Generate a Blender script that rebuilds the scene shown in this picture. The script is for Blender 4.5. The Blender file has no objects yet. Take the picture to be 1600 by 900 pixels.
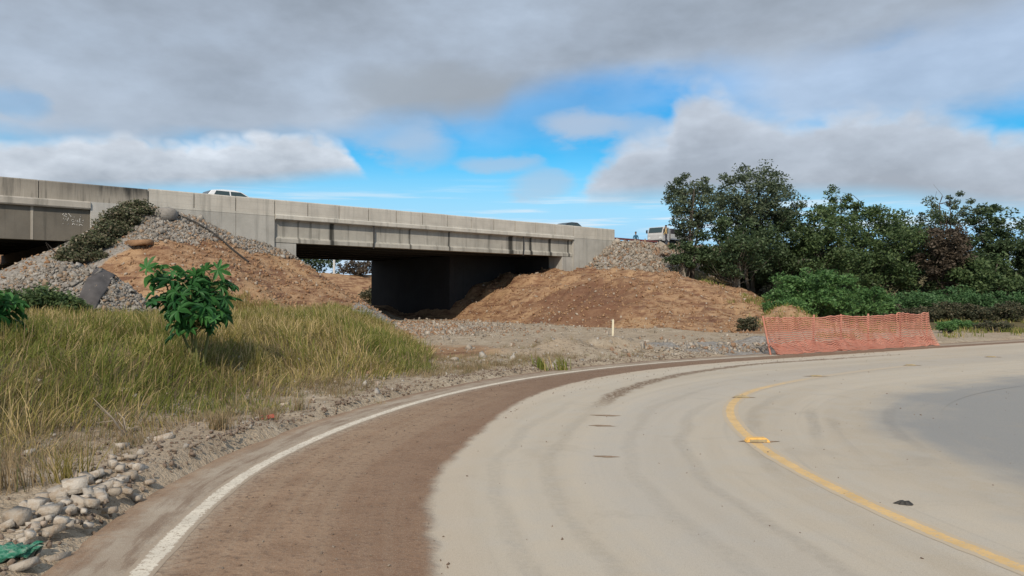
import bpy, bmesh, math, random
import numpy as np
from mathutils import Vector, Matrix

random.seed(7); rng = np.random.default_rng(7)
scene = bpy.context.scene
R = math.radians

# ------------------------------------------------------------------ camera
FPX, HOR, CAMH = 1200.0, 463.0, 1.8            # focal length and horizon in photo pixels, eye height in metres
cam = bpy.data.objects.new('camera', bpy.data.cameras.new('camera'))
scene.collection.objects.link(cam)
cam.location = (0, 0, CAMH)
cam.rotation_euler = (R(90) + math.atan((HOR - 450) / FPX), 0, 0)
cam.data.sensor_width = 36.0; cam.data.lens = 36.0 * FPX / 1600.0
cam.data.clip_start = 0.1; cam.data.clip_end = 8000
scene.camera = cam

# ------------------------------------------------------------------ light
SUN_TO = Vector((-0.15, -1.0, 0.76)).normalized()
SUN_EL = math.asin(SUN_TO.z); SUN_ROT = math.atan2(SUN_TO.x, SUN_TO.y)
scene.view_settings.view_transform = 'Standard'; scene.view_settings.look = 'None'
scene.view_settings.exposure = 0.0; scene.view_settings.gamma = 1.0
scene.view_settings.use_curve_mapping = False
sl = bpy.data.lights.new('sun', 'SUN'); sl.energy = 3.4; sl.angle = R(1.5); sl.color = (1.0, 0.88, 0.73)
sun = bpy.data.objects.new('sun', sl); scene.collection.objects.link(sun)
sun.location = (-20, -60, 80); sun.rotation_euler = SUN_TO.to_track_quat('Z', 'Y').to_euler()

# ------------------------------------------------------------------ node helpers
class G:
    """small wrapper to write shader node graphs as expressions"""
    def __init__(s, tree): s.t = tree; s.n = tree.nodes; s.l = tree.links
    def put(s, sock, v):
        if v is None: return
        if isinstance(v, (int, float)): sock.default_value = v
        elif isinstance(v, (tuple, list)):
            if len(sock.default_value) == 4 and len(v) == 3: v = (*v, 1)
            sock.default_value = v
        else: s.l.new(v, sock)
    def m(s, op, a, b=None, c=None, clamp=False):
        n = s.n.new('ShaderNodeMath'); n.operation = op; n.use_clamp = clamp
        s.put(n.inputs[0], a); s.put(n.inputs[1], b); s.put(n.inputs[2], c); return n.outputs[0]
    def add(s, a, b): return s.m('ADD', a, b)
    def sub(s, a, b): return s.m('SUBTRACT', a, b)
    def mul(s, a, b): return s.m('MULTIPLY', a, b)
    def sm(s, x, a, b, lo=0.0, hi=1.0, smooth=True):
        n = s.n.new('ShaderNodeMapRange'); n.interpolation_type = 'SMOOTHSTEP' if smooth else 'LINEAR'
        s.put(n.inputs[0], x); s.put(n.inputs[1], a); s.put(n.inputs[2], b); s.put(n.inputs[3], lo); s.put(n.inputs[4], hi)
        return n.outputs[0]
    def mix(s, f, a, b, mode='MIX'):
        n = s.n.new('ShaderNodeMix'); n.data_type = 'RGBA'; n.blend_type = mode
        s.put(n.inputs[0], f); s.put(n.inputs[6], a); s.put(n.inputs[7], b); return n.outputs[2]
    def noise(s, vec, scale, detail=4, rough=0.55, out=0, dist=0.0):
        n = s.n.new('ShaderNodeTexNoise'); s.put(n.inputs['Vector'], vec)
        n.inputs['Scale'].default_value = scale; n.inputs['Detail'].default_value = detail
        n.inputs['Roughness'].default_value = rough; n.inputs['Distortion'].default_value = dist
        return n.outputs[out]
    def vor(s, vec, scale, feature='F1', out='Distance', rnd=1.0):
        n = s.n.new('ShaderNodeTexVoronoi'); n.feature = feature; s.put(n.inputs['Vector'], vec)
        n.inputs['Scale'].default_value = scale; n.inputs['Randomness'].default_value = rnd
        return n.outputs[out]
    def scale(s, vec, xyz, loc=(0, 0, 0)):
        n = s.n.new('ShaderNodeMapping'); s.put(n.inputs[0], vec); n.inputs[3].default_value = xyz
        n.inputs[1].default_value = loc; return n.outputs[0]
    def sep(s, v):
        n = s.n.new('ShaderNodeSeparateXYZ'); s.put(n.inputs[0], v); return n.outputs
    def comb(s, x, y, z):
        n = s.n.new('ShaderNodeCombineXYZ'); s.put(n.inputs[0], x); s.put(n.inputs[1], y); s.put(n.inputs[2], z); return n.outputs[0]
    def ramp(s, f, stops):
        n = s.n.new('ShaderNodeValToRGB'); s.put(n.inputs[0], f); e = n.color_ramp.elements
        while len(e) > 1: e.remove(e[-1])
        for i, (p, c) in enumerate(stops):
            x = e[0] if i == 0 else e.new(p)
            x.position = p; x.color = (*c, 1) if len(c) == 3 else c
        return n.outputs[0]
    def curve(s, x, pts, x0, x1, y0, y1):
        """smooth function through pts"""
        f = s.sm(x, x0, x1, smooth=False)
        n = s.n.new('ShaderNodeFloatCurve'); s.put(n.inputs[1], f); c = n.mapping.curves[0]
        P = [((px - x0) / (x1 - x0), (py - y0) / (y1 - y0)) for px, py in pts]
        c.points[0].location = P[0]; c.points[1].location = P[-1]
        for p in P[1:-1]: c.points.new(*p)
        n.mapping.use_clip = False; n.mapping.update()
        return s.add(s.mul(n.outputs[0], y1 - y0), y0)

# ------------------------------------------------------------------ sky: Nishita blue with the cloud banks of the day
def build_world():
    w = bpy.data.worlds.new('World'); scene.world = w; w.use_nodes = True
    g = G(w.node_tree); g.n.clear()
    out = g.n.new('ShaderNodeOutputWorld'); bg = g.n.new('ShaderNodeBackground')
    g.l.new(bg.outputs[0], out.inputs[0])
    sky = g.n.new('ShaderNodeTexSky'); sky.sky_type = 'NISHITA'; sky.sun_disc = False
    sky.sun_elevation = SUN_EL; sky.sun_rotation = SUN_ROT
    sky.air_density = 1.3; sky.dust_density = 0.3; sky.ozone_density = 3.0
    hs = g.n.new('ShaderNodeHueSaturation'); hs.inputs['Saturation'].default_value = 2.05
    hs.inputs['Hue'].default_value = 0.505
    hs.inputs['Value'].default_value = 1.3
    g.l.new(sky.outputs[0], hs.inputs['Color'])
    STR = 0.1
    blue = hs.outputs[0]
    tc = g.n.new('ShaderNodeTexCoord').outputs['Generated']
    x, y, z = g.sep(tc)
    A = g.mul(g.m('ARCTAN2', x, y), 57.29578); E = g.mul(g.m('ARCSINE', z), 57.29578)
    def az(px): return math.degrees(math.atan((px - 800) / FPX))
    def el(px, py): return math.degrees(math.atan((HOR - py) / FPX * math.cos(R(az(px)))))
    def prof(a, pts, lo=-2, hi=30):
        P = [(az(p), el(p, q)) for p, q in pts]
        P = [(-60, P[0][1])] + P + [(60, P[-1][1])]
        return g.curve(a, P, -60, 60, lo, hi)
    stretch = g.scale(tc, (1, 1, 2.2))
    n1 = g.sub(g.noise(stretch, 5.0, 7, 0.55), 0.5)
    n2 = g.sub(g.noise(stretch, 13.0, 6, 0.55), 0.5)
    n3 = g.sub(g.noise(stretch, 34.0, 4, 0.55), 0.5)
    nb = g.noise(g.scale(tc, (1, 1, 2.6), (3, 1, 2)), 3.2, 6, 0.55)
    bil = g.m('ABSOLUTE', g.sub(g.noise(g.scale(tc, (1, 1, 1.5)), 11, 1, 0.5), 0.5))
    bil2 = g.m('ABSOLUTE', g.sub(g.noise(g.scale(tc, (1, 1, 1.5), (2, 4, 1)), 26, 2, 0.5), 0.5))
    puff = g.add(g.mul(g.sub(bil, 0.1), 4.0), g.mul(g.sub(bil2, 0.1), 2.4))
    Aw = g.add(A, g.mul(n2, 4.0)); Ew = g.add(E, g.add(g.mul(n2, 2.2), g.mul(n1, 1.4)))
    def C(r, gg, b): return (r / STR, gg / STR, b / STR)
    # pale air and long streaks low down
    col = g.mix(g.sm(E, 13.0, 3.0, 0.0, 0.9), blue, C(.33, .63, .97))
    st = g.noise(g.scale(tc, (1.2, 1.2, 26)), 3.4, 5, 0.6)
    stm = g.mul(g.sm(st, 0.46, 0.66), g.mul(g.sm(E, 0.0, 1.5), g.sm(E, 9.5, 5.0)))
    col = g.mix(g.mul(stm, 0.9), col, C(.80, .87, .93))
    col = g.mix(g.mul(g.sm(E, 3.9, 1.0), 0.75), col, C(.62, .74, .88))
    # thin high veil
    nO0 = g.noise(g.scale(tc, (1, 1, 2.4), (7, 3, 2)), 5.0, 5, 0.55)
    veil = g.mul(g.sm(nb, 0.40, 0.62), g.sm(Ew, 9, 13.5))
    side = g.sm(A, 9.0, 20.0)
    col = g.mix(g.m('MAXIMUM', g.mul(veil, 0.35), g.mul(g.mul(side, g.sm(Ew, 10, 13)), g.sm(nb, 0.38, 0.55, 0.5, 0.85))), col, g.ramp(g.add(nO0, g.mul(n2, .3)), [(.3, C(.40, .47, .58)), (.7, C(.58, .68, .83))]))
    # a few loose scraps in the gap
    for (px, py, rx, ry, al) in ((905, 197, 3.6, 1.3, .75), (780, 256, 3.2, .9, .55), (845, 290, 2.6, 1.2, .5), (655, 232, 3.2, 1.6, .45),
                                 (620, 210, 3.5, 1.6, .45), (1000, 215, 2.6, 2.0, .6)):
        da = g.m('DIVIDE', g.sub(Aw, az(px)), rx); de = g.m('DIVIDE', g.sub(Ew, el(px, py)), ry)
        r2 = g.add(g.mul(da, da), g.mul(de, de))
        col = g.mix(g.mul(g.sm(r2, 1.3, 0.1), al), col, C(.50, .57, .68))
    def bank(col, top, bottom, soft_b, aw, ee, dark, white, depth, strength=1.0, lim=None, edge=1.0):
        """flat-based cumulus bank: crisp sunlit top, grey underside"""
        T = prof(aw, top); B = prof(aw, bottom)
        d = g.sub(g.add(T, puff), ee)                       # depth below the billowing top edge
        a = g.mul(g.sm(d, -0.3 * edge, 1.0 * edge), g.sm(g.sub(ee, B), -soft_b, soft_b * 0.6))
        if lim: a = g.mul(a, g.sm(aw, *lim))
        sh = g.add(g.m('DIVIDE', d, depth), g.add(g.mul(n2, 1.2), g.mul(n3, .5)))
        c = g.ramp(g.sm(sh, 0.0, 1.0, smooth=False), [(0, white), (0.3, tuple(.62 * p + .38 * q for p, q in zip(white, dark))), (1, dark)])
        return g.mix(g.mul(a, strength), col, c)
    Wh, Dk = C(.76, .82, .90), C(.36, .405, .47)
    A1 = g.add(A, g.mul(n2, 2.0)); E1 = g.add(E, g.mul(n1, 0.8))
    col = bank(col, [(900, 310), (915, 285), (940, 245), (985, 208), (1040, 192), (1056, 150), (1085, 128), (1115, 126), (1150, 146), (1200, 164),
                     (1268, 176), (1300, 160), (1400, 152), (1500, 166), (1600, 186)],
               [(900, 305), (1050, 300), (1200, 296), (1400, 300), (1600, 318)], 1.2, A1, E1, C(.385, .425, .49), C(.62, .685, .78), 5.5, 0.97, edge=1.7)
    # overcast sheet overhead; its ragged lower edge opens the blue gap
    LB = prof(Aw, [(0, 232), (200, 236), (400, 236), (540, 225), (600, 205), (700, 200), (765, 190), (810, 158), (900, 132), (1040, 122), (1100, 116),
                   (1250, 98), (1400, 66), (1600, 15)])
    dO = g.sub(Ew, LB)
    aO = g.sm(dO, -1.0, 2.0)
    hole = g.add(g.m('POWER', g.m('DIVIDE', g.sub(Aw, az(20)), 1.9), 2.0), g.m('POWER', g.m('DIVIDE', g.sub(Ew, el(20, 163)), 1.0), 2.0))
    aO = g.mul(aO, g.sm(hole, 0.1, 1.6, 0.65, 1.0))
    left = g.mul(g.sm(A, -4.0, -14.0), g.sm(E, 15.5, 9.5))
    nO = g.add(g.noise(g.scale(tc, (1, 1, 2.0), (5, 2, 1)), 4.2, 6, 0.5), g.mul(n3, .12))
    cO = g.ramp(nO, [(0.30, C(.30, .345, .405)), (0.46, C(.385, .445, .53)), (0.58, C(.45, .53, .64)), (0.74, C(.57, .66, .79))])
    cO = g.mix(g.mul(left, 0.8), cO, g.ramp(nO, [(0.3, C(.43, .51, .62)), (0.7, C(.60, .68, .79))]))
    core = g.add(g.m('POWER', g.m('DIVIDE', g.sub(Aw, az(680)), 7.5), 2.0), g.m('POWER', g.m('DIVIDE', g.sub(Ew, el(680, 150)), 2.6), 2.0))
    cO = g.mix(g.sm(core, 1.4, 0.1, 0, 0.75), cO, C(.345, .38, .42))
    col = g.mix(g.mul(aO, 0.97), col, cO)
    col = bank(col, [(0, 218), (60, 214), (100, 208), (180, 203), (260, 206), (380, 202), (450, 200), (515, 204), (552, 236), (575, 275), (700, 420)],
               [(0, 292), (300, 287), (420, 280), (550, 266), (700, 262)], 0.9, A1, E1, Dk, Wh, 4.6, 0.97)
    # below the horizon the air stays pale
    g.put(bg.inputs[0], col); bg.inputs[1].default_value = STR
build_world()

# ------------------------------------------------------------------ scene helpers
def link(o, parent=None):
    scene.collection.objects.link(o)
    if parent is not None: o.parent = parent
    return o
def tag(o, label=None, cat=None, group=None, kind=None):
    if label: o['label'] = label
    if cat: o['category'] = cat
    if group: o['group'] = group
    if kind: o['kind'] = kind
    return o
def empty(name, loc=(0, 0, 0), rz=0.0):
    o = bpy.data.objects.new(name, None); o.location = loc; o.rotation_euler = (0, 0, rz); o.empty_display_size = 0.2
    return link(o)
def np_mesh(name, V, F, smooth=False):
    """F: (n,3) or (n,4) int array"""
    V = np.asarray(V, np.float32); F = np.asarray(F, np.int32); k = F.shape[1]
    me = bpy.data.meshes.new(name)
    me.vertices.add(len(V)); me.vertices.foreach_set('co', V.ravel())
    me.loops.add(F.size); me.loops.foreach_set('vertex_index', F.ravel())
    me.polygons.add(len(F)); me.polygons.foreach_set('loop_start', np.arange(len(F), dtype=np.int32) * k)
    if smooth: me.polygons.foreach_set('use_smooth', np.ones(len(F), bool))
    me.update(calc_edges=True)
    return me
def np_obj(name, V, F, mat, parent=None, smooth=False):
    me = np_mesh(name, V, F, smooth); me.materials.append(mat)
    return link(bpy.data.objects.new(name, me), parent)
def bm_obj(name, bm, mat, parent=None, smooth=False, bevel=0.0):
    if bevel: bmesh.ops.bevel(bm, geom=bm.edges[:], offset=bevel, segments=1, affect='EDGES')
    bmesh.ops.recalc_face_normals(bm, faces=bm.faces)
    me = bpy.data.meshes.new(name); bm.to_mesh(me); bm.free()
    if smooth:
        for p in me.polygons: p.use_smooth = True
    for m_ in (mat if isinstance(mat, list) else [mat]): me.materials.append(m_)
    return link(bpy.data.objects.new(name, me), parent)
def box(bm, x0, x1, y0, y1, z0, z1):
    vs = [bm.verts.new(p) for p in ((x0, y0, z0), (x1, y0, z0), (x1, y1, z0), (x0, y1, z0), (x0, y0, z1), (x1, y0, z1), (x1, y1, z1), (x0, y1, z1))]
    for f in ((0, 3, 2, 1), (4, 5, 6, 7), (0, 1, 5, 4), (1, 2, 6, 5), (2, 3, 7, 6), (3, 0, 4, 7)): bm.faces.new([vs[i] for i in f])
def box_obj(name, x0, x1, y0, y1, z0, z1, mat, parent=None, bevel=0.0):
    bm = bmesh.new(); box(bm, x0, x1, y0, y1, z0, z1); return bm_obj(name, bm, mat, parent, bevel=bevel)
def prism(bm, pts, axis, a0, a1):
    """closed polygon pts (p,q) extruded along axis 'x' or 'y' between a0 and a1"""
    def P(p, q, a): return (a, p, q) if axis == 'x' else (p, a, q)
    va = [bm.verts.new(P(p, q, a0)) for p, q in pts]; vb = [bm.verts.new(P(p, q, a1)) for p, q in pts]
    n = len(pts); bm.faces.new(va); bm.faces.new(vb[::-1])
    for i in range(n): bm.faces.new((va[i], vb[i], vb[(i + 1) % n], va[(i + 1) % n]))
def tube_np(P, rad, sides=6):
    """tapered tube along points P"""
    P = np.asarray(P, float); n = len(P); rad = np.broadcast_to(np.asarray(rad, float), (n,))
    T = np.gradient(P, axis=0); T /= np.linalg.norm(T, axis=1)[:, None] + 1e-9
    ref = np.array([0.31, 0.17, 0.93]); ref = ref if abs(T[0] @ ref) < 0.95 else np.array([1.0, 0, 0])
    a = np.cross(T, ref); a /= np.linalg.norm(a, axis=1)[:, None] + 1e-9; b = np.cross(T, a)
    th = np.linspace(0, 2 * np.pi, sides, endpoint=False)
    V = P[:, None, :] + rad[:, None, None] * (np.cos(th)[None, :, None] * a[:, None, :] + np.sin(th)[None, :, None] * b[:, None, :])
    i = np.arange(n - 1)[:, None] * sides; j = np.arange(sides)[None, :]; j2 = (j + 1) % sides
    F = np.stack([i + j, i + j2, i + sides + j2, i + sides + j], -1).reshape(-1, 4)
    return V.reshape(-1, 3), F
def join_np(parts):
    V, F, o = [], [], 0
    for v, f in parts: V.append(v); F.append(np.asarray(f) + o); o += len(v)
    return np.concatenate(V), np.concatenate(F)
def smooth01(x, a, b):
    t = np.clip((x - a) / (b - a), 0, 1); return t * t * (3 - 2 * t)
def vnoise(x, y, s, seed=0):
    """value noise, roughly -1..1"""
    x = np.asarray(x, float) * s + seed * 17.3; y = np.asarray(y, float) * s - seed * 9.1
    xi = np.floor(x).astype(np.int64); yi = np.floor(y).astype(np.int64); fx = x - xi; fy = y - yi
    fx = fx * fx * (3 - 2 * fx); fy = fy * fy * (3 - 2 * fy)
    def h(a, b):
        v = np.sin((a * 127.1 + b * 311.7 + seed * 74.7) % 6283.185) * 43758.5453
        return (v - np.floor(v)) * 2 - 1
    return (h(xi, yi) * (1 - fx) + h(xi + 1, yi) * fx) * (1 - fy) + (h(xi, yi + 1) * (1 - fx) + h(xi + 1, yi + 1) * fx) * fy
def fbm(x, y, s, o=4, seed=0):
    r = 0; a = 1.0
    for i in range(o): r = r + a * vnoise(x, y, s * 2 ** i, seed + i); a *= 0.5
    return r

# ------------------------------------------------------------------ materials
def mat(name):
    m = bpy.data.materials.new(name); m.use_nodes = True; g = G(m.node_tree)
    b = g.n['Principled BSDF']; b.inputs['Roughness'].default_value = 0.9; b.inputs['Specular IOR Level'].default_value = 0.25
    return m, g, b
def bump(g, b, h, strength=0.5, dist=0.05):
    n = g.n.new('ShaderNodeBump'); n.inputs['Strength'].default_value = strength; n.inputs['Distance'].default_value = dist
    g.put(n.inputs['Height'], h); g.l.new(n.outputs[0], b.inputs['Normal'])
def tcoord(g, which='Object'): return g.n.new('ShaderNodeTexCoord').outputs[which]
def geo_pos(g): return g.n.new('ShaderNodeNewGeometry').outputs['Position']
def island(g): return g.n.new('ShaderNodeNewGeometry').outputs['Random Per Island']
def plain(name, c, rough=0.6, metal=0.0, var=0.12, nscale=8.0, spec=0.3):
    m, g, b = mat(name); o = tcoord(g)
    n = g.noise(o, nscale, 4)
    k = g.sm(n, 0.3, 0.7, 1 - var, 1 + var, smooth=False)
    v = g.n.new('ShaderNodeVectorMath'); v.operation = 'SCALE'; v.inputs[0].default_value = c; g.put(v.inputs[3], k)
    g.l.new(v.outputs[0], b.inputs['Base Color'])
    b.inputs['Roughness'].default_value = rough; b.inputs['Metallic'].default_value = metal; b.inputs['Specular IOR Level'].default_value = spec
    return m
def leaf_mat(name, dark, light, trans=0.3, rough=0.5, extra=None, spec=0.25, obj=False):
    m, g, b = mat(name); r = g.n.new('ShaderNodeObjectInfo').outputs['Random'] if obj else island(g); p = geo_pos(g)
    n = g.noise(p, 0.55, 3)
    c = g.mix(r, dark, light)
    c = g.mix(g.sm(n, 0.35, 0.65, 0.0, 0.45), c, tuple(0.72 * q for q in dark))
    if extra: c = g.mix(g.m('GREATER_THAN', r, 1 - extra[0]), c, extra[1])
    g.put(b.inputs['Base Color'], c); b.inputs['Roughness'].default_value = rough; b.inputs['Specular IOR Level'].default_value = spec
    t = g.n.new('ShaderNodeBsdfTranslucent'); g.put(t.inputs[0], c)
    mx = g.n.new('ShaderNodeMixShader'); mx.inputs[0].default_value = trans
    g.l.new(b.outputs[0], mx.inputs[1]); g.l.new(t.outputs[0], mx.inputs[2])
    g.l.new(mx.outputs[0], g.n['Material Output'].inputs[0])
    return m
def rock_mat(name, c0, c1, c2=None, f2=0.2):
    m, g, b = mat(name); r = island(g); p = geo_pos(g)
    n = g.noise(p, 9, 5, 0.65)
    c = g.mix(r, c0, c1)
    if c2: c = g.mix(g.m('GREATER_THAN', g.m('FRACT', g.mul(r, 7.31)), 1 - f2), c, c2)
    c = g.mix(g.sm(n, 0.35, 0.7, 0.0, 0.45), c, tuple(q * 0.55 for q in c0))
    g.put(b.inputs['Base Color'], c)
    bump(g, b, g.noise(p, 30, 4), 0.5, 0.03)
    return m
def concrete(name, base, dark, stain_amt, stains=(), streak=0.5, boards=0.0, dirty_top=0.0, z_top=7.33, z_h=0.9):
    """weathered concrete; runs of dark water stain at the given distances along the bridge"""
    m, g, b = mat(name); o = tcoord(g); x, y, z = g.sep(o)
    big = g.noise(o, 0.7, 5, 0.6); fine = g.noise(o, 14, 5, 0.6)
    st = g.noise(g.scale(o, (3.2, 3.2, 0.22)), 1.0, 5, 0.65)
    st2 = g.noise(g.scale(o, (9, 9, 0.35), (4, 1, 0)), 1.0, 4, 0.6)
    c = g.mix(g.sm(big, 0.3, 0.7), tuple(q * 0.86 for q in base), tuple(min(1, q * 1.1) for q in base))
    c = g.mix(g.sm(st, 0.48, 0.72, 0, streak), c, dark)
    c = g.mix(g.sm(st2, 0.60, 0.75, 0, streak * 0.6), c, tuple(min(1, q * 1.35) for q in base))
    c = g.mix(g.sm(fine, 0.4, 0.75, 0, 0.25), c, tuple(q * 0.7 for q in base))
    for (sx, wd, am) in stains:
        d = g.m('ABSOLUTE', g.sub(g.add(x, g.mul(g.sub(st2, 0.5), 0.25)), sx))
        c = g.mix(g.mul(g.sm(d, wd, wd * 0.25), am), c, tuple(q * 0.5 for q in dark))
    if boards:
        bd = g.m('FRACT', g.mul(z, boards))
        c = g.mix(g.mul(g.sm(g.m('ABSOLUTE', g.sub(bd, 0.5)), 0.44, 0.5), 0.3), c, tuple(q * 0.6 for q in base))
    if dirty_top:
        zz = g.m('DIVIDE', g.sub(z_top, z), z_h)           # mould that runs down from the coping
        tz = g.add(zz, g.mul(g.sub(st, 0.5), 3.0))
        along = g.sm(g.add(x, g.mul(g.sub(big, .5), 4)), -13.5, -9.0, 0.35, 1.1)
        c = g.mix(g.mul(g.mul(g.sm(tz, 1.05, -0.25), dirty_top), along), c, dark)
    g.put(b.inputs['Base Color'], c)
    bump(g, b, g.add(g.mul(fine, 0.5), g.noise(o, 45, 3)), 0.3, 0.02)
    return m

M = {}
M['conc'] = concrete('concrete_new', (.52, .495, .44), (.17, .165, .15), 1, streak=0.4, boards=2.4)
M['girder'] = concrete('concrete_girder', (.40, .385, .34), (.085, .085, .075), 1, streak=0.6,
                       stains=((2.45, .24, .97), (11.3, .12, .9), (16.9, .36, .97), (18.9, .18, .98), (20.9, .2, .95), (8.1, .09, .8), (.3, .1, .6), (22.9, .15, .8)))
M['ledge'] = concrete('concrete_ledge', (.53, .51, .455), (.10, .10, .085), 1, streak=0.4)
M['wing'] = concrete('concrete_wing_wall', (.42, .41, .375), (.12, .12, .11), 1, streak=0.45)
M['inside'] = concrete('concrete_shade_dark', (.045, .045, .046), (.03, .03, .03), 1, streak=0.4)  # near-black copy of the concrete: underpass shade put into its colour
M['old'] = concrete('concrete_old_parapet', (.40, .365, .31), (.05, .05, .047), 1, streak=0.65, dirty_top=0.95, z_top=7.3, z_h=0.9)
M['old_ledge'] = concrete('concrete_old_ledge', (.45, .42, .37), (.10, .10, .085), 1, streak=0.5)
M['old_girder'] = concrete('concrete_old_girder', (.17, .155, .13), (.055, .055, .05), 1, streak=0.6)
M['old_block'] = concrete('concrete_old_block', (.50, .49, .46), (.16, .16, .15), 1, streak=0.45)
M['white_paint'] = plain('white_paint', (.62, .62, .6), 0.7)
M['car_white'] = plain('white_car_paint', (.78, .79, .8), 0.25, spec=0.5, var=0.03)
M['truck_paint'] = plain('dusty_white_paint', (.5, .5, .49), 0.5, var=.12, nscale=2)
M['car_dark'] = plain('dark_car_paint', (.03, .032, .038), 0.3, spec=0.5, var=0.05)
M['glass'] = plain('window_glass', (.035, .06, .065), 0.12, spec=0.6, var=0.05)
M['rubber'] = plain('tyre_rubber', (.02, .02, .02), 0.85)
M['metal'] = plain('grey_metal', (.35, .35, .36), 0.45, 0.7)
M['lamp'] = plain('lamp_lens', (.7, .7, .68), 0.2, spec=0.6)
M['lamp_red'] = plain('tail_lamp', (.45, .03, .02), 0.25, spec=0.6)
M['dark_plastic'] = plain('dark_plastic', (.03, .03, .032), 0.6)
M['cargo'] = plain('dark_canvas', (.045, .04, .045), 0.8)
M['pipe'] = plain('black_hose', (.035, .033, .03), 0.6)
M['stake'] = plain('pale_wood', (.72, .66, .5), 0.8)
M['sheet'] = plain('grey_felt', (.085, .08, .08), 0.95, var=0.25, nscale=3)
def cloth_mat():
    m, g, b = mat('green_netting'); o = tcoord(g); n = g.noise(g.scale(o, (6, 14, 14)), 2.2, 5, .7)
    g.put(b.inputs['Base Color'], g.ramp(n, [(.34, (.015, .10, .06)), (.46, (.04, .20, .13)), (.56, (.12, .28, .2)), (.66, (.34, .33, .28))])); bump(g, b, g.noise(o, 40, 4), .8, .02)
    return m
M['green_cloth'] = cloth_mat()
M['red_rail'] = plain('dull_red_barrier', (.16, .05, .05), 0.7, var=.3, nscale=2)
M['skin'] = plain('skin', (.28, .17, .11), 0.6)
M['blue_shirt'] = plain('blue_shirt', (.03, .11, .19), 0.85)
M['tan_shirt'] = plain('tan_shirt', (.48, .34, .16), 0.85)
M['trousers'] = plain('dark_trousers', (.05, .05, .065), 0.9)
M['hair'] = plain('dark_hair', (.02, .016, .014), 0.7)
M['yellow_stud'] = plain('yellow_plastic', (.80, .47, .13), 0.45, var=.18, nscale=20)
M['stud_dusty'] = plain('dusty_yellow_plastic', (.36, .29, .17), 0.8, var=.2, nscale=20)
M['brown_dirt'] = plain('brown_dirt', (.24, .175, .12), 0.95, var=.3, nscale=9)
M['red_plastic'] = plain('faded_red_plastic', (.55, .12, .08), 0.6)
M['bark'] = plain('bark', (.10, .085, .07), 0.95, var=.4, nscale=3)
M['bark_dark'] = plain('bark_dark', (.06, .05, .042), 0.95, var=.4, nscale=3)
M['bark_pale'] = plain('bark_pale', (.22, .195, .16), 0.95, var=.35, nscale=3)
M['dry_wood'] = plain('dry_wood', (.30, .25, .19), 0.95, var=.25)
M['leaf_grey'] = leaf_mat('leaf_grey_green', (.055, .085, .05), (.205, .25, .15))
M['leaf_mid'] = leaf_mat('leaf_mid_green', (.05, .095, .036), (.18, .245, .10))
M['leaf_dark'] = leaf_mat('leaf_dark_green', (.042, .075, .035), (.135, .19, .09))
M['leaf_brown'] = leaf_mat('leaf_brownish', (.085, .068, .05), (.17, .135, .10))
M['leaf_bright'] = leaf_mat('leaf_bright_green', (.06, .145, .045), (.18, .32, .11))
M['leaf_creeper'] = leaf_mat('leaf_creeper', (.05, .12, .045), (.15, .27, .11))
M['leaf_olive'] = leaf_mat('leaf_olive', (.06, .07, .04), (.125, .13, .075), extra=(.25, (.17, .15, .095)))
M['leaf_shrub'] = leaf_mat('leaf_dusty_shrub', (.09, .11, .06), (.20, .21, .12), extra=(.3, (.25, .22, .15)))
M['leaf_castor'] = leaf_mat('leaf_castor', (.022, .10, .028), (.09, .25, .065), trans=0.22, rough=0.5, spec=.3, obj=True)
M['grass'] = leaf_mat('grass_blades', (.21, .19, .05), (.47, .37, .135), trans=0.35, rough=0.6, extra=(.34, (.58, .45, .23)))
M['grass_green'] = leaf_mat('green_grass_blades', (.14, .175, .035), (.30, .30, .075), trans=0.35, rough=0.6, extra=(.2, (.45, .36, .16)))
M['grass_dry'] = leaf_mat('dry_grass_blades', (.27, .20, .115), (.45, .345, .205), trans=0.25, rough=0.7, extra=(.2, (.19, .19, .08)))
M['rock_grey'] = rock_mat('grey_rock', (.20, .18, .155), (.42, .395, .355), (.33, .24, .165), .25)
M['rock_mixed'] = rock_mat('mixed_rubble', (.24, .205, .165), (.48, .43, .36), (.31, .20, .13), .25)
M['rock_soil'] = rock_mat('soil_lumps', (.26, .145, .078), (.44, .28, .165), (.46, .39, .31), .12)
M['rock_pale'] = rock_mat('pale_rubble', (.33, .30, .26), (.52, .485, .43), (.42, .34, .27), .15)
def rubble_mat():
    m, g, b = mat('broken_concrete'); p = geo_pos(g); rn = g.n.new('ShaderNodeObjectInfo').outputs['Random']
    n1 = g.noise(p, 12, 5, .65); n2 = g.noise(p, 55, 4, .7); n3 = g.vor(p, 38)
    c = g.mix(rn, (.33, .285, .23), (.54, .495, .43)); c = g.mix(g.sm(n1, .44, .62, 0, .65), c, (.31, .235, .165)); c = g.mix(g.sm(n2, .55, .75, 0, .4), c, (.25, .215, .18)); c = g.mix(g.sm(n3, .25, .1, 0, .35), c, (.6, .57, .52))
    g.put(b.inputs['Base Color'], c); bump(g, b, g.add(g.mul(n1, 1.2), g.add(g.mul(n2, .7), g.mul(n3, .3))), .5, .025); return m
M['rubble'] = rubble_mat()
M['rock_road'] = rock_mat('road_crumbs', (.16, .11, .08), (.30, .25, .20))
M['boulder'] = rock_mat('boulder_stone', (.24, .225, .205), (.33, .31, .285))

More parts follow.
